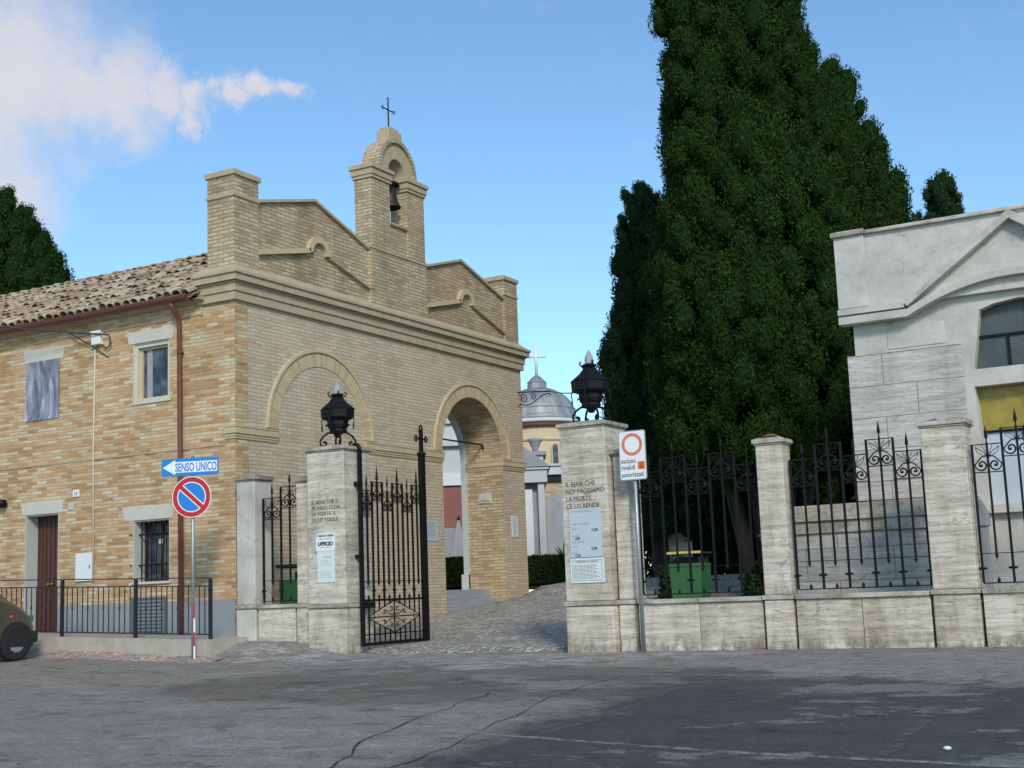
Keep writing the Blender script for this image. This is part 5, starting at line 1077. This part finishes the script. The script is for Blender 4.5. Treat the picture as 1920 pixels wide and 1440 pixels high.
# white pilastered chapel and brick chapel on its right
def gb(x, y): return None
WC = thing('white_chapel', 'white chapel with pilasters and small pediment beyond the far end of the facade', 'chapel', (-6.4, 20.9, 1.0))
ax = Vector((.867, .4965, 0)); dp2 = Vector((-.4965, .867, 0))
def obox(mb, o, a0, a1, d0, d1, z0, z1):
    v = [tuple(Vector(o) + ax * a + dp2 * d + Vector((0, 0, z))) for z in (z0, z1) for d in (d0, d1) for a in (a0, a1)]
    return mb.add(v, [(0, 2, 3, 1), (4, 5, 7, 6), (0, 1, 5, 4), (2, 6, 7, 3), (0, 4, 6, 2), (1, 3, 7, 5)])
o = (-5.7, 20.9, 0)
obox(MB(), o, -4, .0, .3, 3, 1, 4.2).build('wall', 'grey_stone', WC)
for a in (-.22, -.95, -2.4): obox(MB(), o, a, a + .20, 0, .30, 1, 4.2).build('pilaster', 'white_stone', WC)
obox(MB(), o, -.70, -.40, .15, .29, 1.0, 4.0).build('marble_panel', 'white_paint', WC)
mb = MB()
for k in range(6): obox(mb, o, -.93, -.72, .10, .22, 1.3 + k * .48, 1.6 + k * .48)
mb.build('memorial_plaques', 'white_paint', WC)
mb = obox(MB(), o, -4, .08, -.1, 3, 4.203, 4.60); obox(mb, o, -4, .14, -.16, 3, 4.603, 4.68); mb.build('entablature', 'white_stone', WC)
v = [tuple(Vector(o) + ax * a + dp2 * d + Vector((0, 0, z))) for a, d, z in ((-1.5, -.2, 4.685), (.2, -.2, 4.685), (-.65, -.2, 5.35), (-1.5, 3, 4.685), (.2, 3, 4.685), (-.65, 3, 5.35))]
MB().add(v, [(0, 1, 2), (3, 5, 4), (1, 4, 5, 2), (0, 2, 5, 3), (0, 3, 4, 1)]).build('pediment', 'grey_stone', WC)
obox(MB(), (-5.9, 22.0, 0), -3, -.25, 0, 2, 5.18, 5.30).build('rear_cornice', 'grey_stone', WC); obox(MB(), (-5.9, 22.0, 0), -3, -.36, .1, 2, 4.7, 5.178).build('rear_block', 'white_stone', WC)
mb = MB(); c = Vector((-5.9, 22.3, 5.3)) + ax * -.75; mb.lathe([(.10, 0), (.10, .1), (.22, .35), (.26, .42), (.12, .46)], tuple(c), 12); mb.build('stone_urn', 'grey_stone', WC)
BCc = thing('brick_niche_chapel', 'brick chapel with grey arched niche and pale frieze left of the right gate pillar', 'chapel', (-9.0, 28.2, 1.0)); o = (-9.2, 28.1, 0)
obox(MB(), o, -3, 2.5, .1, 3, 1, 4.85).build('wall', 'brick_jamb', BCc)
pts = [(-.42, 1.0), (.42, 1.0)] + [(.42 * math.cos(a), 3.95 + .45 * math.sin(a)) for a in np.linspace(0, math.pi, 15)]
v = [tuple(Vector(o) + ax * (a + .12) + dp2 * d + Vector((0, 0, z))) for d in (.04, .12) for a, z in pts]; n = len(pts)
MB().add(v, [list(range(n)), list(range(n, 2 * n))[::-1]] + [(i, (i + 1) % n, n + (i + 1) % n, n + i) for i in range(n)]).build('arched_niche', 'grey_stone', BCc)
obox(MB(), o, -3, 2.5, -.02, 3, 4.853, 5.1).build('dark_band', 'dark', BCc)
mb = obox(MB(), o, -3, 2.5, -.12, 3, 5.103, 5.42); obox(mb, o, -3, 2.55, -.2, 3, 5.423, 5.5); mb.build('frieze', 'white_stone', BCc)
# things seen through the archway
RW = thing('red_plaster_tomb', 'white-topped tomb building with faded red plaster wall seen through the archway', 'tomb', (-8, 19, 1.0)); o = (-7.2, 18.6, 0)
obox(MB(), o, -3, .75, 0, 2, 1, 4.10).build('wall', 'pink_wall', RW); mb = obox(MB(), o, -3, .8, -.08, 2, 4.103, 4.45); mb.build('frieze', 'white_paint', RW); mb = obox(MB(), o, -3, .75, -.02, 2, 4.453, 5.3); obox(mb, o, -3, .85, -.2, 2, 5.303, 5.45); obox(mb, o, -3, .7, 0, 2, 5.453, 6.0); obox(mb, o, -3, .8, -.12, 2, 6.003, 6.15); mb.build('upper_storey', 'white_stone', RW)
PT = thing('pyramid_tomb', 'slender grey pyramid gravestone seen through the archway', 'gravestone', (-7.05, 17.05, 1.0))
def pyr(mb, o, hw, z0, z1, top=.03):
    v = [tuple(Vector(o) + ax * a * k + dp2 * d * k + Vector((0, 0, z))) for z, k in ((z0, hw), (z1, top)) for a, d in ((-1, -1), (1, -1), (1, 1), (-1, 1))]
    return mb.add(v, [(0, 1, 2, 3), (4, 5, 6, 7), (0, 1, 5, 4), (1, 2, 6, 5), (2, 3, 7, 6), (3, 0, 4, 7)])
pyr(MB(), (-6.5, 17.0, 0), .44, 1.0, 2.95).build('pyramid', 'grey_stone', PT); MB().lathe([(.001, 0), (.05, .03), (.03, .1), (.001, .15)], (-6.5, 17.0, 2.94), 8).build('finial', 'iron', PT)
GS = thing('grey_gravestone', 'rectangular mottled gravestone left of the pyramid seen through the archway', 'gravestone', (-7.3, 17.0, 1)); obox(MB(), (-6.95, 17.3, 0), -.25, .25, 0, .2, .9, 2.75).build('slab', 'grey_stone', GS, bevel=.02)
TB = thing('tomb_chest', 'pale stone tomb block in the shade under the cypresses behind the fence', 'tomb', (2.5, 11.8, 1.0))
obox(MB(), (2.25, 11.6, 0), 0, .62, 0, 1.2, .9, 2.45).build('block', 'marble', TB, bevel=.02); obox(MB(), (2.2, 11.55, 0), 0, .72, 0, 1.3, 2.452, 2.55).build('top_slab', 'marble', TB, bevel=.02)
# ---------------------------------------------------------------- vegetation
def leaf_mesh(name, pts, nrm, upv, size, m, parent, asp=2.4, jit=.5, extra=None, puff=None):
    n = len(pts); pts = np.asarray(pts); nrm = np.asarray(nrm) + rng.normal(0, jit, (n, 3)); nrm /= np.linalg.norm(nrm, axis=1)[:, None]
    u = np.asarray(upv) + rng.normal(0, .35, (n, 3)); u -= nrm * (u * nrm).sum(1)[:, None]; u /= np.linalg.norm(u, axis=1)[:, None] + 1e-9; s = np.cross(nrm, u)
    sz = size * rng.uniform(.6, 1.35, (n, 1)); w_ = sz / asp
    V = np.stack([pts, pts + u * sz * .5 + s * w_ * .5, pts + u * sz, pts + u * sz * .45 - s * w_ * .5], 1).reshape(-1, 3)
    me = bpy.data.meshes.new(name); nv0 = 0; ne = 0
    F4 = np.arange(n * 4).reshape(-1, 4)
    if extra is not None: nv0 = len(extra[0]); ne = len(extra[1]); V = np.vstack([np.asarray(extra[0]), V]); F4 = np.vstack([np.array(extra[1]), F4 + nv0])
    npf = 0
    if puff is not None: npf = len(puff[1]); F4 = np.vstack([F4, puff[1] + len(V)]); V = np.vstack([V, puff[0]])
    nf = len(F4); me.vertices.add(len(V)); me.vertices.foreach_set('co', V.astype(np.float32).ravel()); me.loops.add(nf * 4); me.loops.foreach_set('vertex_index', F4.astype(np.int32).ravel())
    me.polygons.add(nf); me.polygons.foreach_set('loop_start', (np.arange(nf) * 4).astype(np.int32)); me.polygons.foreach_set('loop_total', np.full(nf, 4, np.int32))
    mi = np.zeros(nf, np.int32); mi[:ne] = 1; mi[nf - npf:] = 2 if npf else mi[nf - npf:]; me.materials.append(M[m]); me.materials.append(M['core_shade']); me.materials.append(M['puff_shade']); me.polygons.foreach_set('material_index', mi); me.update(calc_edges=True)
    o = bpy.data.objects.new(name, me); COL.objects.link(o); o.parent = parent; return o
def cypress(label, x, y, z0, prof, nclump, per, m='cypress', rc=.36, leaf=.15, trunk=None, group='cypress trees', holes_=(), lean=(0, 0), name='cypress_tree', vs=1.7, tuft=.23):
    """prof: (height, radius) pairs above z0 in world z"""
    t_ = thing(name, label, 'tree', (x, y, z0), group, world=False)
    hs = np.array([p_[0] for p_ in prof]); rs = np.array([p_[1] for p_ in prof]); h0, h1 = hs[0], hs[-1]
    # upright plumes standing on the crown surface, each covered with small tufts of sprays
    hh = np.linspace(h0, h1, 400); ww = np.interp(hh, hs, rs) + .15; cum = np.cumsum(ww); cum /= cum[-1]
    area = float(np.sum(2 * np.pi * np.interp(hh, hs, rs)) * (hh[1] - hh[0])); npl = int(1.45 * area / (1.45 * tuft) ** 2)
    i_ = np.arange(npl); H = np.interp((i_ + rng.uniform(.1, .9, npl)) / npl, cum, hh); A = (i_ * 2.399963 + rng.normal(0, .12, npl)) % (2 * np.pi)
    loc_r = np.interp(H, hs, rs); fold = .09 * np.sin(A * 4 + H * .35 + x) + .085 * np.sin(A * 7 - H * .5 + y) + .05 * np.sin(H * 2.1 + A * 2)
    RT = tuft * rng.choice([.65, .85, 1.05, 1.3], npl) * rng.uniform(.85, 1.15, npl) * np.clip(loc_r / rs.max() * 1.7, .55, 1)
    Rr = np.maximum(loc_r * (1 + fold) - RT * .7 + rng.normal(0, .10, npl), .01)
    C = np.stack([lean[0] * (H - h0) / (h1 - h0) + Rr * np.cos(A), lean[1] * (H - h0) / (h1 - h0) + Rr * np.sin(A), H - z0], 1)
    keep = np.ones(npl, bool)
    for (hz, ha, hr) in holes_: keep &= ~((abs(H - hz) < hr) & (abs((A - ha + np.pi) % (2 * np.pi) - np.pi) < hr / 1.2))
    C, RT, A = C[keep], RT[keep], A[keep]; npl = len(C)
    # each puff: a lumpy little body, shade painted in, with loose sprays standing out of it
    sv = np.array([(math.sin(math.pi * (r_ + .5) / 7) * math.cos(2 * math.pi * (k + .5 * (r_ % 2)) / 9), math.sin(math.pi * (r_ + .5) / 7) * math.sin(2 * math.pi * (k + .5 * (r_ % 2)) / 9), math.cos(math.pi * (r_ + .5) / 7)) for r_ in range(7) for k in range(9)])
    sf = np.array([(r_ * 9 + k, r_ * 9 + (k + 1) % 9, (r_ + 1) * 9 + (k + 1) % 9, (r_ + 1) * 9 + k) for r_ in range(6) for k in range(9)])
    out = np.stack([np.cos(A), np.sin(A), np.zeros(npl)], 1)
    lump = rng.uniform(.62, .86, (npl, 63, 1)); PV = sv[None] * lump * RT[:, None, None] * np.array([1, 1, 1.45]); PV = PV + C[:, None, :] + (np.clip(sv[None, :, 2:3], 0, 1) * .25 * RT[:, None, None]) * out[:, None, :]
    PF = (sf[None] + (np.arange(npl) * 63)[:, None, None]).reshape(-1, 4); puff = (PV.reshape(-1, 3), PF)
    q = rng.normal(0, 1, (npl, per, 3)); q /= np.linalg.norm(q, axis=2)[:, :, None]; dq = (q * out[:, None, :]).sum(2); q -= np.where(dq < -.35, 2 * dq, 0)[:, :, None] * out[:, None, :]
    P = C[:, None, :] + q * np.array([1, 1, 1.45]) * RT[:, None, None] * rng.uniform(.80, 1.04, (npl, per, 1)) + (np.clip(q[:, :, 2:3], 0, 1) * .25 * RT[:, None, None]) * out[:, None, :]
    d = q; upd = q * .75 + np.array([0, 0, .8])
    # inner core blocks light straight through; its dark colour paints the inner shade
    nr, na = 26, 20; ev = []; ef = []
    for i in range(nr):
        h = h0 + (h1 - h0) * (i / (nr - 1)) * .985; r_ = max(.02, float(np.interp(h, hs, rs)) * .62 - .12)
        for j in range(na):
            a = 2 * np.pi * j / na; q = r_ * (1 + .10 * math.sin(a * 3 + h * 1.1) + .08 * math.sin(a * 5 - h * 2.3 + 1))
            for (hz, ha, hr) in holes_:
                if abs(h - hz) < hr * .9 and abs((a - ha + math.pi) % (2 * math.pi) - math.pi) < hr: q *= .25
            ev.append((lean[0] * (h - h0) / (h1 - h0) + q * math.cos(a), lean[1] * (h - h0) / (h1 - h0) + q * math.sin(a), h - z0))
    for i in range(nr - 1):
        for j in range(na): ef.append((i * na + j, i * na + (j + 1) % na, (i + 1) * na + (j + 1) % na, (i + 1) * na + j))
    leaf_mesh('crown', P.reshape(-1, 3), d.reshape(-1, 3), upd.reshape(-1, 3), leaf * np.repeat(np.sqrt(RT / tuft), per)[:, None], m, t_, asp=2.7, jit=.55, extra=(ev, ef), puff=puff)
    mb = MB()
    stems = trunk or [(0, 0, 0, 0, .16)]
    for sx_, sy_, ex, ey, r_ in stems:
        top = prof[0][0] - z0 + 1.6
        pts = [(sx_ + (ex - sx_) * k ** 1.5 + .03 * math.sin(7 * k + sx_ * 9), sy_ + (ey - sy_) * k ** 1.5 + .03 * math.cos(6 * k), -.2 + (top + .2) * k) for k in np.linspace(0, 1, 9)]
        mb.tube(pts, [r_ * (1.25 - .6 * k) for k in np.linspace(0, 1, 9)], 8)
    mb.build('trunk', 'bark', t_); return t_
stems = [(-.22, -.1, -.9, -.2, .10), (-.08, .1, -.3, .2, .12), (.08, -.08, .1, -.3, .14), (.25, .05, .5, .1, .12), (.36, -.1, .9, -.1, .10), (.5, .1, 1.3, .2, .09), (-.35, .2, -1.3, .3, .08)]
cypress('huge dark cypress in front, rising out of the picture, with a many-stemmed trunk', 6.20, 6.95, .6, [(2.75, .9), (3.3, 1.6), (4.6, 1.66), (6.5, 1.55), (8.5, 1.42), (10.5, 1.32), (12.5, 1.1), (13.8, .5), (14.3, .08)], 270, 290, leaf=.065, tuft=.24, trunk=stems, holes_=((9.15, R(232), .42),))
cypress('broad dark cypress behind the huge one, its right edge sloping down to the chapel roof', 5.60, 13.4, 1.0, [(2.6, 1.2), (4.5, 2.1), (7.0, 2.4), (9.5, 1.78), (10.6, 1.48), (11.6, 1.2), (12.4, .95), (12.9, .4), (13.4, .1)], 320, 270, leaf=.075, tuft=.29, trunk=[(0, 0, 0, 0, .3), (.4, .1, .7, .1, .2)])
cypress('slender columnar cypress at the left side of the dark cypress group', 2.15, 11.6, 1.0, [(2.0, .9), (3.5, 1.0), (5.2, 1.0), (6.5, .82), (8, .62), (9.3, .46), (9.9, .28), (10.1, .08)], 150, 170, m='cypress_far', leaf=.07, tuft=.19)
cypress('small distant cypress top showing above the chapel roof', 5.05, 31.6, 1.1, [(5, .7), (11, .66), (13.4, .58), (14.1, .52), (14.6, .38), (14.85, .1)], 120, 80, m='cypress_far', leaf=.11, tuft=.25)
cypress('low distant cypress showing just above the chapel roof left of the small one', 4.2, 31.2, 1.1, [(5, .8), (11, 1.0), (13.0, .6), (13.45, .2)], 80, 70, m='cypress_far', leaf=.11, tuft=.25)
cypress('rounded dark cypress behind the tiled roof at the left edge', -19.2, 11.0, 1.0, [(3, 2.3), (8, 2.75), (10.2, 2.3), (11.6, 1.75), (12.7, 1.15), (13.4, .6), (13.75, .1)], 320, 180, m='cypress', leaf=.095, tuft=.33)
# darker trees further back that close the view under the crowns
for k, (x, y, r_, zt, lb) in enumerate([(8.3, 12.5, 1.7, 7.5, 'bushy dark cypress behind the first fence pillar'), (3.6, 16.5, 1.8, 6.5, 'bushy dark cypress behind the tomb block at the back of the group'), (6.0, 18.5, 2.2, 8, 'bushy dark cypress at the back behind the green container'), (10.5, 18.0, 2.6, 8, 'bushy dark cypress far back behind the stone chapel')]):
    cypress(lb, x, y, 1.0, [(1.15, r_ * .8), (2.5, r_), (zt * .6, r_), (zt * .9, r_ * .5), (zt, .1)], 90, 70, leaf=.16, tuft=.36)
def bush(name, label, cat, x0, x1, y0, y1, z0, z1, n, m='hedge', leaf=.08, rot=None, box=True, group=None):
    cx, cy_ = (x0 + x1) / 2, (y0 + y1) / 2; t_ = thing(name, label, cat, (cx, cy_, z0), group, world=False, rz=rot or 0)
    hx, hy, hz = (x1 - x0) / 2, (y1 - y0) / 2, (z1 - z0)
    if box:
        P = rng.uniform(-1, 1, (n, 3)); k = rng.integers(0, 3, n); s = np.sign(rng.uniform(-1, 1, n)); P[np.arange(n), k] = s * rng.uniform(.9, 1.04, n); Nn = np.zeros((n, 3)); Nn[np.arange(n), k] = s
        P = P * np.array([hx, hy, hz / 2]) + np.array([0, 0, hz / 2])
        e = .93; ev = [(a * hx * e, b2 * hy * e, hz / 2 + c * hz / 2 * e) for c in (-1, 1) for b2 in (-1, 1) for a in (-1, 1)]; ef = [(0, 2, 3, 1), (4, 5, 7, 6), (0, 1, 5, 4), (2, 6, 7, 3), (0, 4, 6, 2), (1, 3, 7, 5)]
    else:
        d = rng.normal(0, 1, (n, 3)); d /= np.linalg.norm(d, axis=1)[:, None]; d[:, 2] = abs(d[:, 2]); lob = 1 + .15 * np.sin(7 * d[:, 0]) * np.cos(6 * d[:, 1] + 3 * d[:, 2]); P = d * np.array([hx, hy, hz]) * (rng.uniform(.75, 1, (n, 1)) * lob[:, None]); Nn = d; ev = ef = None
    leaf_mesh('foliage', P, Nn, Nn * .4 + np.array([0, 0, .8]), leaf, m, t_, asp=1.8, jit=.6, extra=(ev, ef) if box else None); return t_
bush('hedge', 'clipped dark hedge beyond the cobbles, left of the right gate pillar', 'hedge', -6.2, -2.2, 17.0, 18.0, 1.0, 1.78, 16000, rot=R(30))
bush('hedge', 'small clipped dark hedge before the pyramid tomb seen through the archway', 'hedge', -7.0, -5.6, 15.1, 15.9, 1.0, 1.8, 7000, rot=R(30))
bush('shrub', 'low dark shrub beside the green container behind the shady fence', 'shrub', 6.5, 7.2, 4.5, 5.1, .45, 1.12, 4000, box=False)
bush('shrub', 'small dark shrub left of the green container behind the fence', 'shrub', 4.2, 5.1, 6.3, 7.2, .6, 1.35, 4000, box=False)
pm = thing('palm_shrub', 'spiky green palm-like shrub rising over the clipped hedge', 'shrub', (-4.15, 19.3, 1.25), world=False)
pts, nn, uu = [], [], []
mb = MB()
for k in range(90):
    a = random.uniform(0, 2 * math.pi); el = random.uniform(.25, 1.4); l = random.uniform(.7, 1.25); w2 = .028
    d = Vector((math.cos(a) * math.cos(el), math.sin(a) * math.cos(el), math.sin(el))); s = Vector((-math.sin(a), math.cos(a), 0)) * w2; p0 = Vector((random.uniform(-.2, .2), random.uniform(-.2, .2), .15))
    p1 = p0 + d * l * .6; p2 = p0 + d * l + Vector((0, 0, -.22 * l)); mb.add([p0 - s * .5, p0 + s * .5, p1 + s, p1 - s, p2], [(0, 1, 2, 3), (3, 2, 4)])
mb.build('fronds', 'palm', pm, fix=False)
mb = MB().lathe([(.12, 0), (.14, .3), (.08, .5)], n=10); mb.build('stem', 'bark', pm)
bush('hedge', 'tall dark hedge closing the view at the far back behind the cypress trunks', 'hedge', -2.6, 15, 21, 22.5, 1.0, 5.0, 26000, leaf=.18)
FL = thing('flower', 'small pink flower hanging behind the shady fence beside the fence pillar', 'flower', (8.4, .5, 1.45), world=False)
mb = MB()
for k in range(6): a = R(60 * k); mb.add([(0, 0, 0), (.05 * math.cos(a - .35), -.01, .05 * math.sin(a - .35)), (.075 * math.cos(a), -.03, .075 * math.sin(a)), (.05 * math.cos(a + .35), -.01, .05 * math.sin(a + .35))], [(0, 1, 2, 3)])
mb.build('petals', simple('pink petal', (.55, .22, .25), .7), FL, fix=False); MB().tube([(0, .01, 0), (.02, .03, -.5), (.0, .06, -1.0)], .006, 5).build('stem', 'palm', FL)
for o in list(COL.objects):
    if '_w' in o: del o['_w']
